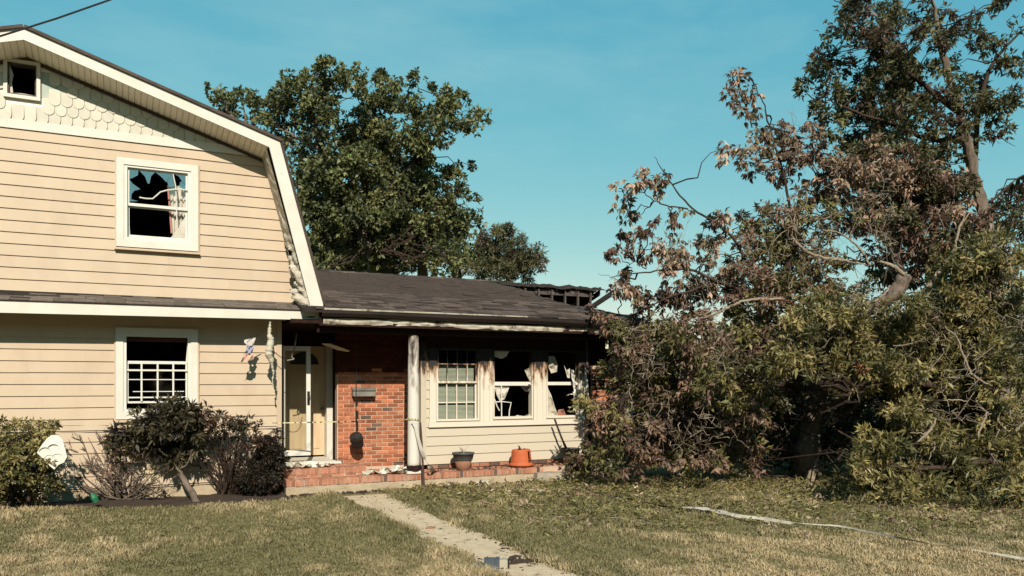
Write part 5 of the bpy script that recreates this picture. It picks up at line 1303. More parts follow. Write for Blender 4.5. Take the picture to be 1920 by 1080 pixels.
for o_ in C.objects:
    if o_.name == 'boundary_hedge': o_['category'] = 'hedge'

# ---- right: tall oak standing behind
def oak(name, label, sets, trunk, limbs_, pale, seed, cat='tree', tw_prob=.7, tr=0.03):
    rng = np.random.RandomState(seed)
    b = trunk[0][0][0] if trunk else limbs_[0][0][0]
    t = empty(name, (b[0], b[1], 0)); tag(t, label, cat)
    L = []
    if trunk:
        tb = MB()
        for pts, rr in trunk: L.append(limb(tb, pts, rr, 9, 16, rng, 0.012, 0.45))
        obj('trunk', tb, 'bark', t, True)
    for pts, rr in limbs_:
        lb_ = MB(); L.append(limb(lb_, pts, rr, 6, 7, rng, 0.01)); obj('limb', lb_, 'darkbark', t, True)
    for pts, rr in pale:
        lb_ = MB(); L.append(limb(lb_, pts, rr, 6, 7, rng, 0.008)); obj('bare_limb', lb_, 'palebark', t, True)
    sv = []; cen = []
    for kw in sets:
        v, c, ce = foliage(kw.pop('clumps'), rng, **kw); sv.append((v, c)); cen.append(ce)
    br = MB(); twigs(br, L, np.concatenate(cen), rng, tr, 0.005, sides=4, prob=tw_prob)
    tag(obj('branches', br, 'darkbark', t), kind='stuff')
    tag(crown('crown', t, sv), kind='stuff')
    return t
LEAF = dict(k=7, leaf_len=0.135, leaf_w=0.042, sub_r=0.22)
oak('tall_oak_tree', 'tall dark leaved oak reaching the top right of the view',
    [dict(clumps=[(14.038, -1.843, 9.547, 0.499, 0.499), (14.219, -1.318, 9.034, 0.516, 0.492), (14.667, -1.889, 8.871, 0.668, 0.599), (15.532, -1.847, 9.668, 0.66, 0.59), (15.694, -1.883, 8.562, 0.827, 0.638), (13.362, -1.856, 7.735, 0.379, 0.401), (13.128, -1.845, 7.147, 0.288, 0.31), (15.165, -1.197, 7.922, 0.893, 0.652), (15.11, -2.33, 7.289, 0.91, 0.614), (15.782, -2.713, 9.317, 0.34, 0.34), (17.273, -1.921, 9.428, 0.54, 0.564), (16.489, -2.588, 7.991, 0.628, 0.582), (17.869, -2.535, 8.827, 0.41, 0.41), (17.386, -3.019, 9.508, 0.349, 0.535), (17.922, -2.958, 8.926, 0.26, 0.592), (15.642, -2.812, 6.979, 0.675, 0.382), (17.193, -2.606, 7.48, 0.426, 0.379), (14.994, -1.051, 7.093, 0.557, 0.484), (15.321, -1.905, 6.738, 0.702, 0.468), (16.467, -2.034, 6.848, 0.478, 0.359), (16.991, -2.432, 6.991, 0.427, 0.309), (16.747, -3.531, 9.684, 0.334, 0.223), (16.227, -1.881, 10.21, 0.599, 0.287), (15.005, -1.612, 10.187, 0.471, 0.236), (16.816, -3.089, 7.77, 0.229, 0.229), (15.094, -2.781, 8.712, 0.555, 0.555), (15.642, -1.376, 8.484, 0.726, 0.605), (15.971, -2.328, 7.76, 0.582, 0.465), (14.666, -1.188, 8.507, 0.477, 0.477), (16.423, -1.736, 6.674, 0.606, 0.364), (15.407, -1.564, 7.311, 0.596, 0.477), (17.692, -2.278, 8.399, 0.365, 0.487), (17.292, -3.136, 8.059, 0.346, 0.346), (17.375, -2.362, 9.764, 0.361, 0.361), (17.225, -3.004, 7.395, 0.186, 0.186), (14.33, -0.587, 9.261, 0.293, 0.268), (14.141, -0.608, 8.492, 0.242, 0.315), (13.448, -1.834, 9.209, 0.313, 0.291), (13.353, -1.71, 7.499, 0.337, 0.337), (14.433, -2.081, 9.303, 0.453, 0.34)], sub_per_m3=11.5, sprigs=14, palette=GREEN, shell=.6, droop=.15, **LEAF),
     dict(clumps=[(15.535, -2.005, 6.015, 0.772, 0.468), (16.176, -2.332, 5.895, 0.608, 0.538), (13.989, -2.445, 5.945, 0.483, 0.373), (14.827, -2.821, 5.073, 0.726, 0.484), (15.303, -2.051, 4.82, 0.58, 0.348), (16.231, -2.643, 5.284, 0.461, 0.461), (14.614, -1.933, 5.153, 0.413, 0.344), (16.05, -3.126, 4.958, 0.447, 0.447), (15.777, -2.593, 4.682, 0.571, 0.411), (14.141, -1.783, 5.481, 0.343, 0.274), (15.137, -2.31, 6.273, 0.684, 0.456), (14.192, -2.409, 6.473, 0.553, 0.442), (15.382, -2.632, 6.113, 0.677, 0.451), (15.946, -2.961, 5.989, 0.45, 0.45), (14.875, -1.99, 5.511, 0.576, 0.46), (16.628, -2.493, 4.759, 0.469, 0.469), (15.738, -2.114, 4.399, 0.702, 0.351), (14.69, -2.138, 4.328, 0.455, 0.341), (13.778, -1.82, 6.004, 0.452, 0.452)], sub_per_m3=26, sprigs=13, palette=BROWN[:3] + GREEN[:3] + BROWN[3:4], shell=.6, droop=.35, **LEAF),
     dict(clumps=[(19.701, -1.832, 6.45, 0.443, 0.313), (19.516, -1.752, 6.057, 0.521, 0.313), (18.668, -2.526, 5.273, 0.492, 0.492), (18.371, -2.341, 5.217, 0.321, 0.271)], sub_per_m3=22, sprigs=13, palette=GREEN, shell=.6, **LEAF)],
    [([(17.423, -2.879, 1.357), (17.349, -2.842, 3.235), (17.181, -2.759, 4.995), (16.907, -2.624, 6.403), (16.634, -2.489, 7.811), (16.266, -2.307, 9.219), (16.055, -2.203, 10.509)], [.22, .18, .14, .11, .085, .06, .03])],
    [([(17.099, -2.496, 6.454), (17.248, -2.569, 8.234), (17.589, -2.738, 9.124), (18.099, -2.99, 9.718)], [.06, .05, .035, .02]), ([(16.445, -2.618, 7.743), (15.613, -2.207, 8.439), (14.885, -1.847, 9.135), (14.365, -1.59, 9.831)], [.07, .05, .03, .015]),
     ([(16.379, -2.809, 7.102), (15.639, -2.443, 7.102), (14.817, -2.037, 7.446), (13.994, -1.63, 7.79), (13.634, -1.453, 8.019)], [.07, .05, .035, .02, .01]), ([(16.715, -2.752, 6.351), (16.029, -2.413, 6.235), (15.301, -2.053, 6.467), (14.573, -1.693, 6.815)], [.06, .045, .03, .012]),
     ([(16.554, -3.119, 5.227), (15.965, -2.828, 5.454), (15.356, -2.526, 5.567), (14.848, -2.275, 5.907)], [.06, .05, .03, .012]), ([(14.365, -1.59, 9.831), (14.105, -1.462, 10.121), (13.845, -1.334, 10.237)], [.014, .01, .006]), ([(17.516, -2.59, 5.883), (17.88, -2.77, 6.241), (18.148, -2.902, 6.48)], [.03, .02, .01]),
     ([(17.139, -2.738, 7.341), (17.475, -2.905, 7.2), (17.738, -3.035, 7.048)], [.016, .01, .004])], [], 31)

# ---- the scorched oak: trunk on the lawn, crown browned by the fire
BR = dict(k=7, leaf_len=0.115, leaf_w=0.042, sub_r=0.15, droop=0.75, spread=0.7)
oak('scorched_oak_tree', 'heat browned oak with bare broken limbs leaning over the burnt porch end',
    [dict(clumps=[(10.096, -2.706, 7.363, 0.174, 0.097), (10.913, -1.633, 7.444, 0.148, 0.211), (10.047, -2.884, 6.721, 0.172, 0.115), (10.943, -2.165, 7.465, 0.082, 0.082), (9.961, -2.924, 5.964, 0.342, 0.209), (10.53, -2.88, 6.146, 0.388, 0.252), (11.871, -2.033, 6.726, 0.36, 0.318), (11.087, -3.231, 6.29, 0.309, 0.251), (11.5, -2.567, 6.05, 0.366, 0.325), (10.699, -2.538, 5.83, 0.299, 0.179), (11.824, -3.106, 6.006, 0.398, 0.338), (11.928, -3.073, 5.528, 0.44, 0.34), (11.926, -3.68, 5.587, 0.385, 0.327), (13.248, -3.052, 5.239, 0.353, 0.25), (8.492, -2.189, 5.52, 0.152, 0.095), (8.838, -2.07, 5.461, 0.097, 0.136), (8.223, -2.196, 5.365, 0.075, 0.075), (8.229, -1.703, 5.213, 0.156, 0.194), (8.567, -1.588, 5.015, 0.237, 0.198), (8.893, -0.756, 4.764, 0.147, 0.147), (8.317, -1.521, 4.235, 0.158, 0.158), (8.646, -2.217, 4.616, 0.324, 0.143), (9.256, -2.228, 4.841, 0.252, 0.155), (10.57, -1.405, 4.794, 0.275, 0.318), (9.594, -2.787, 4.626, 0.227, 0.303), (9.925, -1.832, 4.345, 0.345, 0.223), (9.11, -1.917, 4.293, 0.315, 0.296), (9.077, -1.331, 4.378, 0.224, 0.224), (9.172, -2.026, 3.87, 0.333, 0.314), (10.027, -1.739, 3.794, 0.43, 0.246), (10.157, -2.193, 4.029, 0.32, 0.34), (9.229, -1.429, 3.499, 0.407, 0.224), (10.086, -1.347, 3.443, 0.524, 0.252), (10.35, -2.12, 3.486, 0.444, 0.323), (8.265, -1.972, 3.506, 0.077, 0.067), (8.015, -2.004, 3.556, 0.066, 0.066), (8.966, -0.704, 4.02, 0.105, 0.105), (7.998, -1.144, 3.228, 0.16, 0.14), (7.956, -1.715, 2.89, 0.193, 0.135), (9.269, -0.853, 3.199, 0.316, 0.169)], sub_per_m3=58, sprigs=8, palette=BROWN, shell=.7, **BR),
     dict(clumps=[(11.063, -2.462, 4.881, 0.445, 0.344), (11.362, -2.73, 4.488, 0.542, 0.441), (10.602, -2.669, 4.213, 0.433, 0.433), (10.93, -1.856, 4.749, 0.355, 0.355), (10.663, -2.875, 3.7, 0.623, 0.428), (11.843, -2.794, 3.654, 0.547, 0.345), (12.587, -2.633, 4.986, 0.355, 0.251), (11.255, -3.069, 4.985, 0.529, 0.333), (12.055, -2.83, 4.272, 0.407, 0.305), (10.831, -2.142, 4.079, 0.409, 0.409), (10.08, -2.541, 3.002, 0.488, 0.391), (10.989, -2.538, 3.135, 0.602, 0.401), (11.827, -2.518, 4.095, 0.515, 0.412), (12.32, -3.098, 3.445, 0.505, 0.363), (12.772, -2.956, 4.098, 0.309, 0.248)], sub_per_m3=34, sprigs=12, palette=OLIVE[:3] + BROWN[:2], shell=.6, k=6, leaf_len=.12, leaf_w=.036, sub_r=.2, droop=.3),
     dict(clumps=[(8.101, -1.841, 2.935, 0.25, 0.154), (8.142, -2.084, 2.494, 0.417, 0.322), (8.796, -2.174, 2.599, 0.519, 0.423), (8.976, -2.844, 2.572, 0.5, 0.407), (8.204, -1.514, 2.007, 0.334, 0.432), (8.67, -1.729, 1.83, 0.531, 0.433), (9.12, -2.217, 1.831, 0.619, 0.523), (9.265, -3.058, 2.016, 0.59, 0.498), (10.134, -2.925, 2.404, 0.611, 0.516), (7.742, -2.044, 1.269, 0.225, 0.412), (8.032, -2.309, 0.994, 0.502, 0.372), (9.312, -1.844, 0.954, 0.637, 0.498), (10.067, -2.149, 1.03, 0.64, 0.5), (9.744, -3.476, 1.467, 0.492, 0.492), (10.983, -2.815, 2.028, 0.493, 0.493), (7.868, -1.676, 0.656, 0.289, 0.193), (7.513, -1.847, 0.55, 0.226, 0.17), (7.791, -2.137, 0.413, 0.411, 0.131), (7.592, -1.428, 0.357, 0.155, 0.097), (7.671, -1.807, 1.072, 0.228, 0.285), (7.713, -1.471, 1.442, 0.136, 0.291), (8.52, -1.907, 0.494, 0.581, 0.174), (8.91, -2.925, 0.563, 0.643, 0.165), (10.291, -2.617, 0.598, 0.528, 0.293)], sub_per_m3=42, sprigs=12, palette=OLIVE[:3] + BROWN[:3] + OLIVE[4:], shell=.5, k=6, leaf_len=.115, leaf_w=.036, sub_r=.2, droop=.45)],
    [([(12.288, -2.241, -0.1), (11.69, -2.834, 0.421), (11.762, -2.87, 1.025), (11.852, -2.914, 1.578), (11.889, -2.932, 2.132), (12.105, -3.039, 2.837), (12.647, -3.307, 3.189), (13.053, -3.508, 3.441), (13.369, -3.664, 3.894)], [.30, .21, .175, .155, .14, .12, .12, .13, .115])],
    [([(11.81, -3.005, 2.13), (11.487, -2.845, 2.83), (11.218, -2.712, 3.63), (11.397, -2.801, 4.63), (11.487, -2.845, 5.43)], [.1, .08, .06, .05, .03]), ([(11.157, -2.905, 3.606), (10.449, -2.556, 3.557), (10.007, -2.337, 3.705), (9.476, -2.075, 3.952), (8.857, -1.769, 3.902), (8.194, -1.441, 3.823)], [.05, .042, .035, .025, .016, .005]),
     ([(10.77, -2.491, 3.58), (10.501, -2.358, 4.33), (10.098, -2.159, 4.83), (9.604, -1.915, 5.18), (9.246, -1.738, 5.73), (9.031, -1.631, 6.09)], [.03, .028, .024, .018, .012, .004]), ([(9.604, -1.915, 5.11), (9.156, -1.693, 5.2), (8.798, -1.516, 5.43), (8.439, -1.339, 5.45)], [.014, .012, .008, .004]), ([(9.156, -1.693, 5.2), (9.022, -1.627, 5.53), (8.932, -1.583, 5.7)], [.009, .006, .003]),
     ([(11.397, -2.801, 4.63), (11.218, -2.712, 5.73), (10.994, -2.602, 6.53), (10.86, -2.535, 7.13), (10.635, -2.424, 7.58), (10.429, -2.322, 7.65)], [.03, .024, .018, .012, .008, .004]), ([(11.129, -2.668, 6.03), (10.77, -2.491, 6.63), (10.591, -2.402, 7.03)], [.01, .007, .003]), ([(11.487, -2.845, 5.43), (11.846, -3.023, 5.73), (12.204, -3.2, 6.13)], [.022, .014, .006]),
     ([(9.785, -2.45, 3.68), (8.999, -2.062, 3.388), (8.389, -1.76, 3.096), (7.865, -1.501, 3.145)], [.02, .016, .01, .004]), ([(8.973, -1.937, 3.398), (8.534, -1.72, 3.545), (8.182, -1.547, 3.79), (7.936, -1.425, 3.849)], [.012, .01, .006, .003]), ([(8.769, -1.725, 3.952), (8.592, -1.637, 4.1), (8.371, -1.528, 3.853), (8.15, -1.419, 3.754)], [.01, .007, .005, .002]),
     ([(10.874, -3.435, 2.588), (10.196, -3.099, 2.588), (9.432, -2.722, 2.494), (8.668, -2.344, 2.115), (8.159, -2.093, 1.642)], [.06, .05, .035, .02, .008]), ([(10.959, -3.477, 2.02), (10.28, -3.141, 1.736), (9.517, -2.764, 1.452), (8.753, -2.386, 1.168)], [.05, .04, .025, .01])],
    [([(10.873, -3.211, 4.519), (11.028, -3.287, 4.308), (11.286, -3.415, 4.135), (11.673, -3.606, 4.068), (12.103, -3.819, 3.972)], [.016, .024, .028, .024, .008]), ([(11.337, -3.441, 4.096), (11.372, -3.458, 3.895), (11.561, -3.551, 3.674), (11.733, -3.636, 3.511)], [.014, .012, .009, .004]), ([(11.53, -3.313, 4.653), (11.879, -3.485, 4.556), (12.184, -3.636, 4.264), (12.333, -3.709, 3.991)], [.012, .016, .02, .014]), ([(12.49, -3.787, 4.069), (12.708, -3.895, 3.972), (12.882, -3.981, 3.826)], [.02, .035, .045]),
     ([(11.703, -3.733, 3.147), (11.874, -3.817, 3.185), (12.019, -3.889, 3.423)], [.02, .016, .006]), ([(12.053, -3.571, 3.193), (12.402, -3.744, 3.339), (12.594, -3.839, 3.534), (12.647, -3.865, 3.631)], [.02, .024, .018, .006]), ([(13.141, -4.22, 3.522), (13.357, -4.327, 3.861), (13.6, -4.447, 4.247), (13.704, -4.499, 4.682), (13.895, -4.593, 4.963)], [.045, .036, .03, .022, .008]), ([(13.6, -4.447, 4.247), (13.747, -4.52, 4.325)], [.014, .006]), ([(13.704, -4.499, 4.682), (13.773, -4.533, 4.876), (13.808, -4.55, 4.982)], [.014, .01, .005]),
     ([(9.112, -2.676, 2.912), (9.702, -2.967, 3.194), (9.955, -3.092, 3.316), (10.545, -3.384, 3.335)], [.012, .022, .026, .02]), ([(9.011, -2.626, 2.978), (9.365, -2.801, 3.1), (9.686, -2.959, 3.166)], [.008, .012, .012]), ([(9.606, -3.143, 1.878), (10.146, -3.41, 1.896)], [.014, .016]), ([(11.544, -2.985, -0.008), (11.642, -3.033, 0.241), (11.678, -3.051, 0.42)], [.10, .07, .03])], 32, tw_prob=.85)

# ---- green limbs brought down over the lawn on the right
GR = dict(k=7, leaf_len=0.125, leaf_w=0.030, sub_r=0.19, spread=1.0)
oak('fallen_oak_crown', 'heap of green leaved limbs lying over the lawn at the right edge',
    [dict(clumps=[(11.882, -1.465, 2.703, 0.657, 0.547), (12.668, -1.709, 2.71, 0.662, 0.551), (13.201, -2.326, 2.477, 0.649, 0.541), (13.967, -2.717, 2.261, 0.757, 0.649), (11.732, -1.77, 1.829, 0.643, 0.536), (13.063, -1.621, 1.828, 0.56, 0.56), (13.166, -2.618, 1.616, 0.638, 0.532), (13.78, -3.111, 1.408, 0.631, 0.526), (11.711, -1.937, 0.98, 0.637, 0.53), (12.757, -2.455, 0.98, 0.53, 0.53), (13.586, -2.775, 0.976, 0.64, 0.533), (12.002, -2.072, 0.449, 0.637, 0.318), (12.798, -2.68, 0.466, 0.524, 0.315), (14.157, -3.06, 0.549, 0.64, 0.426), (14.524, -3.26, 1.616, 0.745, 0.639), (15.195, -3.246, 2.48, 0.76, 0.651), (15.446, -3.863, 2.674, 0.739, 0.739), (14.449, -3.545, 3.711, 0.523, 0.314), (13.837, -3.066, 3.308, 0.422, 0.317), (15.553, -3.459, 4.428, 0.542, 0.433), (13.648, -2.724, 3.542, 0.321, 0.321)], sub_per_m3=20, sprigs=12, palette=[(.06,.065,.022),(.045,.05,.018),(.085,.08,.03)], shell=.4, droop=.2, **GR),
     dict(clumps=[(10.714, -4.288, 2.919, 0.588, 0.428), (11.57, -4.425, 2.558, 0.69, 0.454), (12.086, -4.666, 2.723, 0.6, 0.454), (9.879, -4.393, 2.693, 0.413, 0.344), (9.601, -4.462, 2.155, 0.407, 0.339), (10.776, -4.474, 2.009, 0.423, 0.423), (11.286, -4.884, 2.007, 0.576, 0.384), (12.595, -4.693, 2.016, 0.719, 0.553), (13.096, -5.128, 2.743, 0.711, 0.547), (13.219, -5.328, 3.457, 0.596, 0.451), (13.467, -5.517, 3.989, 0.36, 0.431), (12.731, -4.993, 3.267, 0.6, 0.363), (11.424, -5.153, 3.08, 0.344, 0.224), (12.824, -5.384, 3.963, 0.355, 0.355), (12.851, -5.832, 2.005, 0.5, 0.517), (13.385, -4.934, 1.273, 0.689, 0.521), (11.485, -5.318, 1.194, 0.562, 0.375), (12.921, -4.841, 3.862, 0.332, 0.277)], sub_per_m3=48, sprigs=13, palette=OLIVE, shell=.6, droop=.25, **GR),
     dict(clumps=[(10.446, -5.442, 0.775, 0.44, 0.326), (11.583, -5.433, 0.544, 0.543, 0.373), (12.342, -5.81, 0.561, 0.594, 0.424), (12.92, -5.875, 1.058, 0.431, 0.431), (10.733, -5.682, 0.177, 0.566, 0.194), (12.032, -6.264, 0.113, 0.406, 0.227), (9.97, -5.357, 0.505, 0.242, 0.145), (10.193, -5.362, 0.333, 0.406, 0.13), (12.003, -5.576, 0.044, 0.341, 0.204), (12.187, -6.475, 0.468, 0.241, 0.402), (11.093, -6.29, 0.019, 0.47, 0.125), (11.177, -6.868, 0.049, 0.375, 0.12), (10.457, -6.069, 0.086, 0.466, 0.109), (11.744, -6.745, 0.131, 0.232, 0.186), (10.612, -5.307, 0.138, 0.331, 0.099)], sub_per_m3=55, sprigs=13, palette=OLIVE, shell=.6, droop=.2, **GR)],
    [], [([(13.524, -5.748, 1.123), (12.967, -5.473, 1.478), (12.252, -5.12, 1.744), (11.457, -4.727, 2.098), (10.662, -4.334, 2.542)], [.09, .08, .06, .045, .02]), ([(13.065, -5.41, 1.475), (12.985, -5.37, 2.457), (13.065, -5.41, 3.261), (13.385, -5.568, 3.976)], [.05, .04, .03, .012]), ([(12.71, -6.238, 0.75), (11.963, -5.869, 0.583), (11.216, -5.5, 0.5), (10.618, -5.205, 0.583)], [.06, .05, .035, .012])],
    [([(11.79, -5.561, 2.747), (11.965, -5.647, 2.553), (12.041, -5.685, 2.299), (12.193, -5.76, 1.96), (12.458, -5.891, 1.791)], [.010, .016, .018, .02, .008]), ([(11.965, -5.647, 2.553), (11.927, -5.628, 2.68)], [.008, .004]), ([(11.022, -5.627, 0.932), (11.22, -5.725, 1.137), (11.294, -5.762, 1.301)], [.012, .022, .012]), ([(10.948, -5.591, 1.079), (11.147, -5.689, 1.079), (11.22, -5.725, 1.137)], [.006, .01, .012]), ([(11.764, -6.105, 1.02), (11.837, -6.141, 1.224), (11.895, -6.17, 1.386)], [.016, .018, .01]),
     ([(11.002, -5.84, 0.688), (11.089, -5.883, 0.866), (11.074, -5.876, 0.963)], [.006, .01, .006]), ([(10.573, -4.736, 1.575), (10.665, -4.782, 1.79), (10.742, -4.82, 1.532)], [.006, .008, .004]), ([(12.296, -6.368, 1.102), (12.405, -6.422, 1.264)], [.012, .008]), ([(11.667, -5.611, 1.581), (11.833, -5.693, 1.581), (12.021, -5.786, 1.564)], [.006, .012, .008]), ([(11.171, -6.482, 0.172), (11.199, -6.495, 0.017)], [.006, .004])], 33, cat='fallen limbs', tw_prob=.6, tr=.02)
def bare_twigs(parent, boxes, n, seed, name='bare_twigs'):
    r = np.random.RandomState(seed); m = MB()
    for i in range(n):
        (x, y, z, rh, rz) = boxes[r.randint(len(boxes))]
        d = nrm(r.normal(size=3)); a = Vector((x, y - rh*.55, z)) + Vector((d[0]*rh*.9, -abs(d[1])*rh*.5, d[2]*rz*.9))
        e = Vector(nrm(r.normal(size=3)*np.array([1, .5, .8]) + np.array([0, 0, .15])))
        L = r.uniform(.25, .8); P_ = wander(a, a + e*L, r, 6, .35)
        q = r.uniform(.0035, .009); m.tube(P_, list(np.linspace(q, .0015, len(P_))), 4, cap=False)
        for k_ in range(r.randint(1, 4)):
            s_ = P_[r.randint(2, 6)]; f_ = Vector(nrm(np.array(e) + r.normal(size=3)*.6)); m.tube(wander(s_, s_ + f_*L*r.uniform(.2, .45), r, 3, .3), [q*.55, q*.45, q*.35, .001], 3, cap=False)
    tag(obj(name, m, 'palebark', parent), kind='stuff')
_fc = next(o for o in C.objects if o.name == 'fallen_oak_crown'); _so = next(o for o in C.objects if o.name == 'scorched_oak_tree')
bare_twigs(_fc, [(10.801, -4.209, 2.928, 0.593, 0.431), (11.441, -4.531, 2.55, 0.682, 0.449), (11.466, -5.14, 2.678, 0.569, 0.431), (11.791, -5.281, 2.005, 0.673, 0.518), (12.842, -5.298, 2.726, 0.697, 0.536), (13.024, -5.455, 3.433, 0.587, 0.445), (13.224, -5.598, 2.01, 0.514, 0.532), (12.539, -5.501, 1.309, 0.646, 0.489), (11.917, -4.995, 1.169, 0.584, 0.389), (11.347, -4.712, 0.683, 0.478, 0.354), (12.062, -5.083, 0.49, 0.565, 0.389), (12.608, -5.636, 0.533, 0.606, 0.433)], 90, 4)
bare_twigs(_so, [(8.299, -1.857, 2.506, 0.425, 0.328), (8.832, -2.126, 2.602, 0.521, 0.424), (9.005, -2.808, 2.575, 0.502, 0.409), (8.199, -2.39, 1.831, 0.502, 0.409), (9.049, -2.308, 1.831, 0.614, 0.518), (9.611, -2.653, 2.022, 0.612, 0.516), (10.115, -2.946, 2.403, 0.61, 0.515), (8.783, -2.53, 1.005, 0.601, 0.469), (9.576, -2.722, 1.07, 0.609, 0.475), (10.173, -3.017, 1.451, 0.514, 0.514), (10.401, -3.146, 3.731, 0.57, 0.475), (10.55, -3.503, 4.444, 0.467, 0.373), (9.15, -2.629, 3.341, 0.566, 0.378), (8.629, -2.396, 3.904, 0.471, 0.377), (9.778, -2.744, 4.22, 0.478, 0.382), (11.622, -3.473, 4.343, 0.483, 0.387), (10.908, -3.151, 5.882, 0.579, 0.386), (11.32, -3.625, 5.056, 0.474, 0.379), (12.034, -4.045, 5.042, 0.567, 0.378), (10.096, -3.205, 4.643, 0.562, 0.375), (11.66, -4.134, 4.059, 0.464, 0.278), (12.487, -4.548, 4.615, 0.464, 0.371)], 260, 5)
rng = np.random.RandomState(3)
rl = foliage([(10.706, -4.86, 2.09, 0.051, 0.086)], rng, 200, 4, 5, .075, .026, [(0.20, 0.08, 0.045), (0.24, 0.11, 0.055)], sub_r=.05)
o = crown('red_leaf_spray', None, [rl[:2]], 'dryleaf'); tag(o, 'small reddish leaf spray amid the green fallen limbs', 'leaves')

# ------------------------------------------------------------------ shrubs along the front
def shrub(name, label, sets, stems, seed, mat='darkbark', group='shrubs along the front wall', prob=.8):
    rng = np.random.RandomState(seed)
    b = stems[0][0][0]; t = empty(name, (b[0], b[1], 0.0)); tag(t, label, 'shrub', group)
    L = []
    for pts, rr in stems:
        sb2 = MB(); L.append(limb(sb2, pts, rr, 5, 7, rng, 0.006)); obj('stem', sb2, mat, t, True)
    sv, cen = [], []
    for kw in sets:
        v, c, ce = foliage(kw.pop('clumps'), rng, **kw); sv.append((v, c)); cen.append(ce)
    br = MB(); twigs(br, L, np.concatenate(cen), rng, .012, .003, sides=4, prob=prob)
    tag(obj('twigs', br, mat, t), kind='stuff'); tag(crown('foliage', t, sv), kind='stuff')
    return t
shrub('azalea_bush', 'leafy olive green bush at the far left of the front wall',
    [dict(clumps=[(-1.375, -0.427, 0.978, 0.398, 0.26), (-1.032, -0.603, 1.086, 0.26, 0.183), (-1.235, -1.198, 0.679, 0.39, 0.26), (-0.939, -1.323, 0.779, 0.13, 0.159), (-0.889, -0.761, 0.62, 0.121, 0.091), (-1.357, -0.608, 0.251, 0.332, 0.226), (-0.974, -0.849, 0.423, 0.27, 0.15), (-1.045, -1.096, 0.881, 0.294, 0.22), (-1.735, -0.522, 0.787, 0.449, 0.449), (-1.064, -0.853, 0.226, 0.224, 0.12), (-0.768, -1.02, 0.378, 0.09, 0.075), (-1.23, -1.121, 1.254, 0.218, 0.087), (-0.887, -1.078, 1.206, 0.089, 0.074), (-1.514, -0.798, 0.174, 0.222, 0.148)], sub_per_m3=190, sprigs=11, k=7, leaf_len=.062, leaf_w=.024, palette=OLIVE[:4] + [(0.06, 0.07, 0.025)], sub_r=.10, shell=.7, droop=-.1)],
    [([(-1.293, -1.117, 0.05), (-1.324, -0.808, 0.497), (-1.337, -0.802, 0.943)], [.03, .02, .01]), ([(-1.115, -1.005, 0.05), (-1.057, -0.94, 0.497), (-0.924, -1.006, 0.869)], [.03, .02, .01]), ([(-1.358, -1.085, 0.05), (-1.59, -0.677, 0.497), (-1.724, -0.611, 0.869)], [.03, .02, .01])], 51)
RH = dict(k=8, leaf_len=.125, leaf_w=.032, sub_r=.10, shell=.5, droop=.15)
RHP = [(0.046, 0.040, 0.022), (0.064, 0.054, 0.028), (0.034, 0.028, 0.017), (0.095, 0.080, 0.042)]
shrub('rhododendron_bush', 'dark leathery leaved rhododendron with two bare trunks under the window',
    [dict(clumps=[(0.761, -0.536, 1.439, 0.279, 0.148), (0.596, -0.528, 1.221, 0.408, 0.196), (0.914, -0.522, 1.189, 0.298, 0.248), (0.34, -0.373, 1.081, 0.278, 0.123), (0.024, -0.266, 1.034, 0.179, 0.082), (0.232, -0.182, 0.858, 0.281, 0.116), (0.691, -0.121, 0.888, 0.354, 0.169), (0.989, -0.334, 0.892, 0.202, 0.202), (0.837, -0.278, 0.701, 0.218, 0.101), (0.981, -0.652, 1.423, 0.098, 0.082), (1.068, -0.52, 1.252, 0.116, 0.1)], sub_per_m3=190, sprigs=8, palette=RHP, **RH),
     dict(clumps=[(1.255, -0.691, 1.296, 0.132, 0.066), (1.193, -0.691, 1.38, 0.082, 0.058)], sub_per_m3=200, sprigs=5, palette=[(0.10, 0.055, 0.036), (0.06, 0.05, 0.025)], **RH)],
    [([(1.11, -0.665, -0.02), (0.996, -0.449, 0.233), (0.892, -0.397, 0.458), (0.884, -0.394, 0.667), (0.944, -0.423, 1.0)], [.055, .05, .045, .042, .02]), ([(0.614, -0.11, -0.02), (0.772, 0.22, 0.229), (0.834, 0.189, 0.446), (0.865, 0.173, 0.663), (0.772, 0.22, 1.053)], [.04, .042, .036, .03, .014]),
     ([(0.832, -0.368, 0.683), (0.608, -0.257, 0.708), (0.384, -0.146, 0.85), (0.197, -0.054, 1.0)], [.022, .018, .013, .008]), ([(0.809, -0.357, 0.5), (0.578, -0.242, 0.65), (0.458, -0.183, 0.708)], [.014, .01, .006]), ([(0.888, -0.451, 0.505), (0.992, -0.503, 0.605), (1.052, -0.532, 0.796)], [.014, .01, .006])], 52, 'bark')
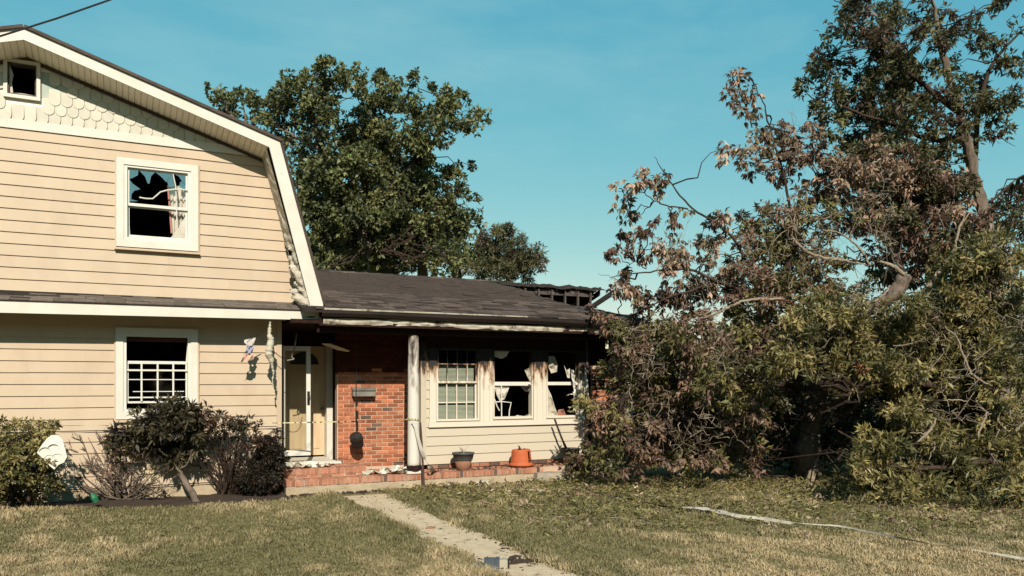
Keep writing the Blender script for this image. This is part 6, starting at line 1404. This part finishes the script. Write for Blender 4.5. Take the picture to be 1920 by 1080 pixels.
# bare shrub: leafless fan of scorched stems
def fan(name, label, base, tips, seed, r0, mat, sets=None, fork=3, group='shrubs along the front wall'):
    rng = np.random.RandomState(seed); t = empty(name, base); tag(t, label, 'shrub', group); L = []
    for (tip) in tips:
        b = Vector(base) + Vector((rng.uniform(-.12, .12), rng.uniform(-.08, .08), -.02)); e = Vector(tip)
        mid = b.lerp(e, .5) + Vector((rng.uniform(-.06, .06), rng.uniform(-.1, .1), -.05 if abs(e.x-b.x) > .4 else 0))
        m = MB(); P_ = smooth_line([b, mid, e], 5); m.tube(P_, list(np.linspace(r0*rng.uniform(.7, 1.2), .004, len(P_))), 5); L.append(P_)
        for f in range(fork):
            j = rng.randint(3, len(P_)-1); s_ = P_[j]; d = (P_[-1] - P_[0]).normalized()
            q = s_ + (d + Vector(rng.normal(size=3))*.55).normalized()*rng.uniform(.12, .34)
            w_ = wander(s_, q, rng, 4, .2); m.tube(w_, list(np.linspace(r0*.4, .002, len(w_))), 4)
            for g in range(2):
                k_ = w_[rng.randint(1, 4)]; q2 = k_ + (d + Vector(rng.normal(size=3))*.8).normalized()*rng.uniform(.06, .16)
                m.tube([k_, k_.lerp(q2, .5) + Vector(rng.normal(size=3))*.008, q2], [r0*.22, r0*.16, .0015], 3)
        obj('stem', m, mat, t)
    if sets:
        sv = []
        for kw in sets:
            v, c, ce = foliage(kw.pop('clumps'), rng, **kw); sv.append((v, c))
        tag(crown('foliage', t, sv), kind='stuff')
    return t
r = np.random.RandomState(5)
fan('bare_shrub', 'leafless tangle of bare stems between the leafy bush and the rhododendron', (0.122, -0.042, 0.02), [(-0.661, 0.035, 0.972), (-0.573, -0.008, 0.858), (-0.501, -0.044, 1.061), (-0.391, -0.098, 1.02), (-0.282, -0.152, 1.118), (-0.172, -0.206, 0.939), (-0.027, -0.278, 0.898), (-0.646, 0.028, 0.614), (-0.683, 0.046, 0.492), (-0.537, -0.026, 0.451), (-0.1, -0.242, 0.776), (0.083, -0.332, 0.695), (0.265, -0.422, 0.776), (0.411, -0.494, 0.614), (0.593, -0.584, 0.597), (0.703, -0.639, 0.492), (-0.501, -0.044, 0.329), (0.52, -0.548, 0.37), (0.739, -0.657, 0.329), (-0.318, -0.134, 0.736), (0.156, -0.368, 0.532), (0.316, -0.448, 0.435), (-0.391, -0.098, 0.614), (-0.209, -0.188, 0.573)], 61, .020, 'bark', fork=8,
    sets=[dict(clumps=[(0.046, -0.432, 0.786, 0.081, 0.065), (-0.026, -0.455, 0.509, 0.096, 0.08), (0.155, -0.414, 0.78, 0.097, 0.065), (0.478, -0.682, 0.467, 0.113, 0.08)], sub_per_m3=150, sprigs=4, palette=OLIVE[:3] + BROWN[:2], k=5, leaf_len=.07, leaf_w=.022, sub_r=.07)])
fan('upright_shrub', 'shrub of close upright stems with small leafy tops beside the house corner', (1.614, -0.097, 0.0), [(1.169, -0.255, 0.771), (1.123, -0.233, 0.601), (1.214, -0.278, 0.558), (1.268, -0.304, 0.898), (1.344, -0.342, 1.068), (1.397, -0.368, 1.238), (1.458, -0.398, 1.153), (1.496, -0.417, 1.323), (1.572, -0.455, 1.34), (1.61, -0.474, 1.153), (1.671, -0.504, 1.238), (1.725, -0.53, 1.196), (1.778, -0.557, 1.28), (1.824, -0.579, 1.153), (1.877, -0.606, 1.238), (1.915, -0.624, 1.068), (1.976, -0.655, 0.941), (2.007, -0.67, 1.153), (2.068, -0.7, 0.983), (1.534, -0.436, 0.898), (1.687, -0.511, 0.898), (1.801, -0.568, 0.813), (1.42, -0.38, 0.813), (1.915, -0.624, 0.728), (1.306, -0.323, 0.558)], 62, .018, 'darkbark', fork=5,
    sets=[dict(clumps=[(1.522, -0.548, 1.285, 0.169, 0.084), (1.726, -0.708, 1.229, 0.185, 0.118), (1.909, -0.668, 1.155, 0.169, 0.119), (1.382, -0.515, 1.161, 0.101, 0.101), (2.002, -0.861, 1.037, 0.117, 0.117), (1.256, -0.343, 1.028, 0.068, 0.085), (1.67, -0.317, 1.075, 0.258, 0.121), (1.395, -0.233, 0.958, 0.069, 0.069), (1.993, -0.544, 0.847, 0.103, 0.103)], sub_per_m3=300, sprigs=5, palette=RHP + [(0.12, 0.06, 0.035)], k=7, leaf_len=.085, leaf_w=.025, sub_r=.08)])
shrub('yew_bush', 'dense blackened yew bush against the brick step corner',
    [dict(clumps=[(2.173, -0.561, 0.713, 0.224, 0.241), (2.351, -0.694, 0.82, 0.077, 0.155), (2.32, -0.58, 0.64, 0.156, 0.208), (2.169, -0.586, 0.328, 0.206, 0.224), (1.949, -0.507, 0.374, 0.172, 0.309), (2.026, -0.433, 0.795, 0.138, 0.208), (2.364, -0.427, 0.94, 0.053, 0.088), (2.24, -0.406, 0.131, 0.209, 0.14), (1.808, -0.204, 0.219, 0.174, 0.244)], sub_per_m3=800, sprigs=12, palette=[(0.022, 0.018, 0.012), (0.034, 0.024, 0.016), (0.045, 0.032, 0.02)], k=8, leaf_len=.05, leaf_w=.014, sub_r=.07, shell=.4)],
    [([(2.096, -0.517, -0.02), (2.147, -0.46, 0.446), (2.225, -0.498, 0.749)], [.03, .02, .01]), ([(2.019, -0.479, -0.02), (1.992, -0.383, 0.359), (2.031, -0.403, 0.749)], [.03, .02, .01])], 53)

# ------------------------------------------------------------------ fallen leaves and grass
rng = np.random.RandomState(77)
def litter(n, box_, palette, k, ll, lw, seed, dens=None):
    r = np.random.RandomState(seed); P = []
    while len(P) < n:
        x, y = r.uniform(box_[0], box_[1]), r.uniform(box_[2], box_[3])
        if dens is None or r.uniform() < dens(x, y): P.append((x, y))
    P = np.array(P); z = ground_z(P[:, 0], P[:, 1]) + r.uniform(.01, .09, n)
    c = np.column_stack([P, z]); d = nrm(r.normal(size=(n, k, 3))*np.array([1, 1, .45]))
    base = np.array(palette)[r.randint(len(palette), size=n)]*r.uniform(.8, 1.25, (n, 1))
    tone = np.repeat(base, k, axis=0)*r.uniform(.85, 1.15, (n*k, 1))
    s_ = r.uniform(.7, 1.3, n*k)
    return leaves((c[:, None] + d*.01).reshape(-1, 3), d.reshape(-1, 3), ll*s_, lw*s_, tone, r)
def ld(x, y):                                  # thick under the fallen limbs, thinning over the lawn
    e = (x - 5.0)*0.30 + (y + 5.6)*0.55
    patch = 0.5 + 0.5*math.sin(x*2.1 + math.sin(y*1.7)*1.5)*math.sin(y*2.4 + x*.6)
    return max(0.0, min(1.0, 0.10 + e*0.42))*(0.35 + 0.65*patch) if x > 4.3 else 0
lv = litter(4200, (4.3, 15.0, -9.0, -0.8), OLIVE[:3] + [(0.24, 0.21, 0.085), (0.20, 0.18, 0.07)], 6, .085, .021, 5, ld)
lv2 = litter(500, (4.3, 14.0, -9.0, -0.9), BROWN, 4, .09, .03, 6, ld)
tag(crown('fallen_leaves', None, [lv, lv2]), 'green oak leaf sprigs strewn over the right lawn', 'leaves', kind='stuff')

m = MB(); r = np.random.RandomState(15)
for i in range(240):
    x, y = r.uniform(4.3, 13), r.uniform(-9, -1)
    if r.uniform() > ld(x, y)*1.3 + .06: continue
    a = r.uniform(0, 6.28); L = r.uniform(.08, .4); z = float(ground_z(x, y)) + .03
    P_ = wander((x, y, z), (x + math.cos(a)*L, y + math.sin(a)*L, z + r.uniform(0, .06)), r, 4, .3)
    m.tube(P_, [r.uniform(.003, .007)]*4 + [.001], 4, cap=False)
tag(obj('twig_litter', m, 'palebark'), 'thin broken twigs strewn on the right lawn', 'twigs', kind='stuff')

def grass(n, seed):
    r = np.random.RandomState(seed)
    u = r.uniform(0, 1, n)
    # more blades near the camera: sample distance with a bias
    t = 7.2 + (16.5 - 7.2)*u**1.45
    k = r.uniform(-0.70, 0.72, n)
    fx, fy, rx, ry = (0.443, 0.896, 0.896, -0.443)
    x = t*(fx + k*rx); y = t*(fy + k*ry) - 13.9
    ok = (y < -0.62 - .30*(x < 2.6) + r.normal(0, .04, n)) & ~((x > 3.31 + .05*np.sin(y*4) + r.normal(0, .05, n)) & (x < 3.95 + .06*np.sin(y*3.1) + r.normal(0, .06, n)))
    ok |= (x > 7.4) & (y < -0.1) & (y >= -.62)
    ok &= ~((x > 9.5) & (y > -4.4) & (r.uniform(size=n) < .55))
    x, y = x[ok], y[ok]; n = len(x)
    f1, f2, f3, f5 = fields(1, 16, .5, 2.2), fields(2, 18, 1.5, 7.0), fields(4, 14, .25, .9), fields(8, 26, 7.0, 26.0)
    dry = f1(x, y)*.5 + f2(x, y)*.45 + f3(x, y)*.35 + f5(x, y)*.5
    edge = np.exp(-((x - 4.15)/.25)**2) + np.exp(-((x - 3.1)/.22)**2)
    right = np.clip((x - 4)/2, 0, 1)
    p = 1/(1 + np.exp(-(dry*1.9 - .18 - .9*edge - .30*right)))
    isdry = r.uniform(size=n) < p
    g = np.array([(0.160, 0.150, 0.074), (0.195, 0.180, 0.088), (0.120, 0.118, 0.058)])[r.randint(3, size=n)]
    s = np.array([(0.48, 0.385, 0.245), (0.41, 0.32, 0.195), (0.56, 0.46, 0.31)])[r.randint(3, size=n)]
    mixf = np.clip(p*.95 + .16*isdry - .06 + r.normal(0, .08, n), 0, 1)[:, None]
    tone = (s*mixf + g*(1 - mixf))*r.uniform(.88, 1.12, (n, 1))*np.array([1.0, .965, .86])
    h = r.uniform(.022, .060, n)*(1 + .7*edge)*(1 + .22*f2(x, y) + .30*f5(x, y)); h = np.clip(h, .02, .15)
    w = r.uniform(.0028, .0050, n)*(1 + .06*(y + 13.9))
    a = r.uniform(0, 2*np.pi, n); lean = r.uniform(.15, .95, n)
    dx, dy = np.cos(a), np.sin(a); b = r.uniform(0, 2*np.pi, n); sx, sy = np.cos(b)*w, np.sin(b)*w
    z = ground_z(x, y) - .004
    v = np.empty((n, 5, 3))
    v[:, 0] = np.column_stack([x - sx, y - sy, z]); v[:, 1] = np.column_stack([x + sx, y + sy, z])
    mx, my, mz = x + dx*lean*h*.35, y + dy*lean*h*.35, z + h*.6
    v[:, 2] = np.column_stack([mx + sx*.8, my + sy*.8, mz]); v[:, 3] = np.column_stack([mx - sx*.8, my - sy*.8, mz])
    v[:, 4] = np.column_stack([x + dx*lean*h, y + dy*lean*h, z + h*(1.05 - .45*lean)])
    base = (np.arange(n)*5)[:, None]
    loops = np.concatenate([base + np.array([0, 1, 2, 3]), base + np.array([3, 2, 4])], 1).ravel()
    o = mesh_np('grass', v.reshape(-1, 3), loops, np.tile([4, 3], n), 'blade', None, np.repeat(tone, 5, axis=0))
    tag(o, 'short patchy green and straw grass covering the front lawn', 'grass', kind='stuff')
grass(430000, 9)
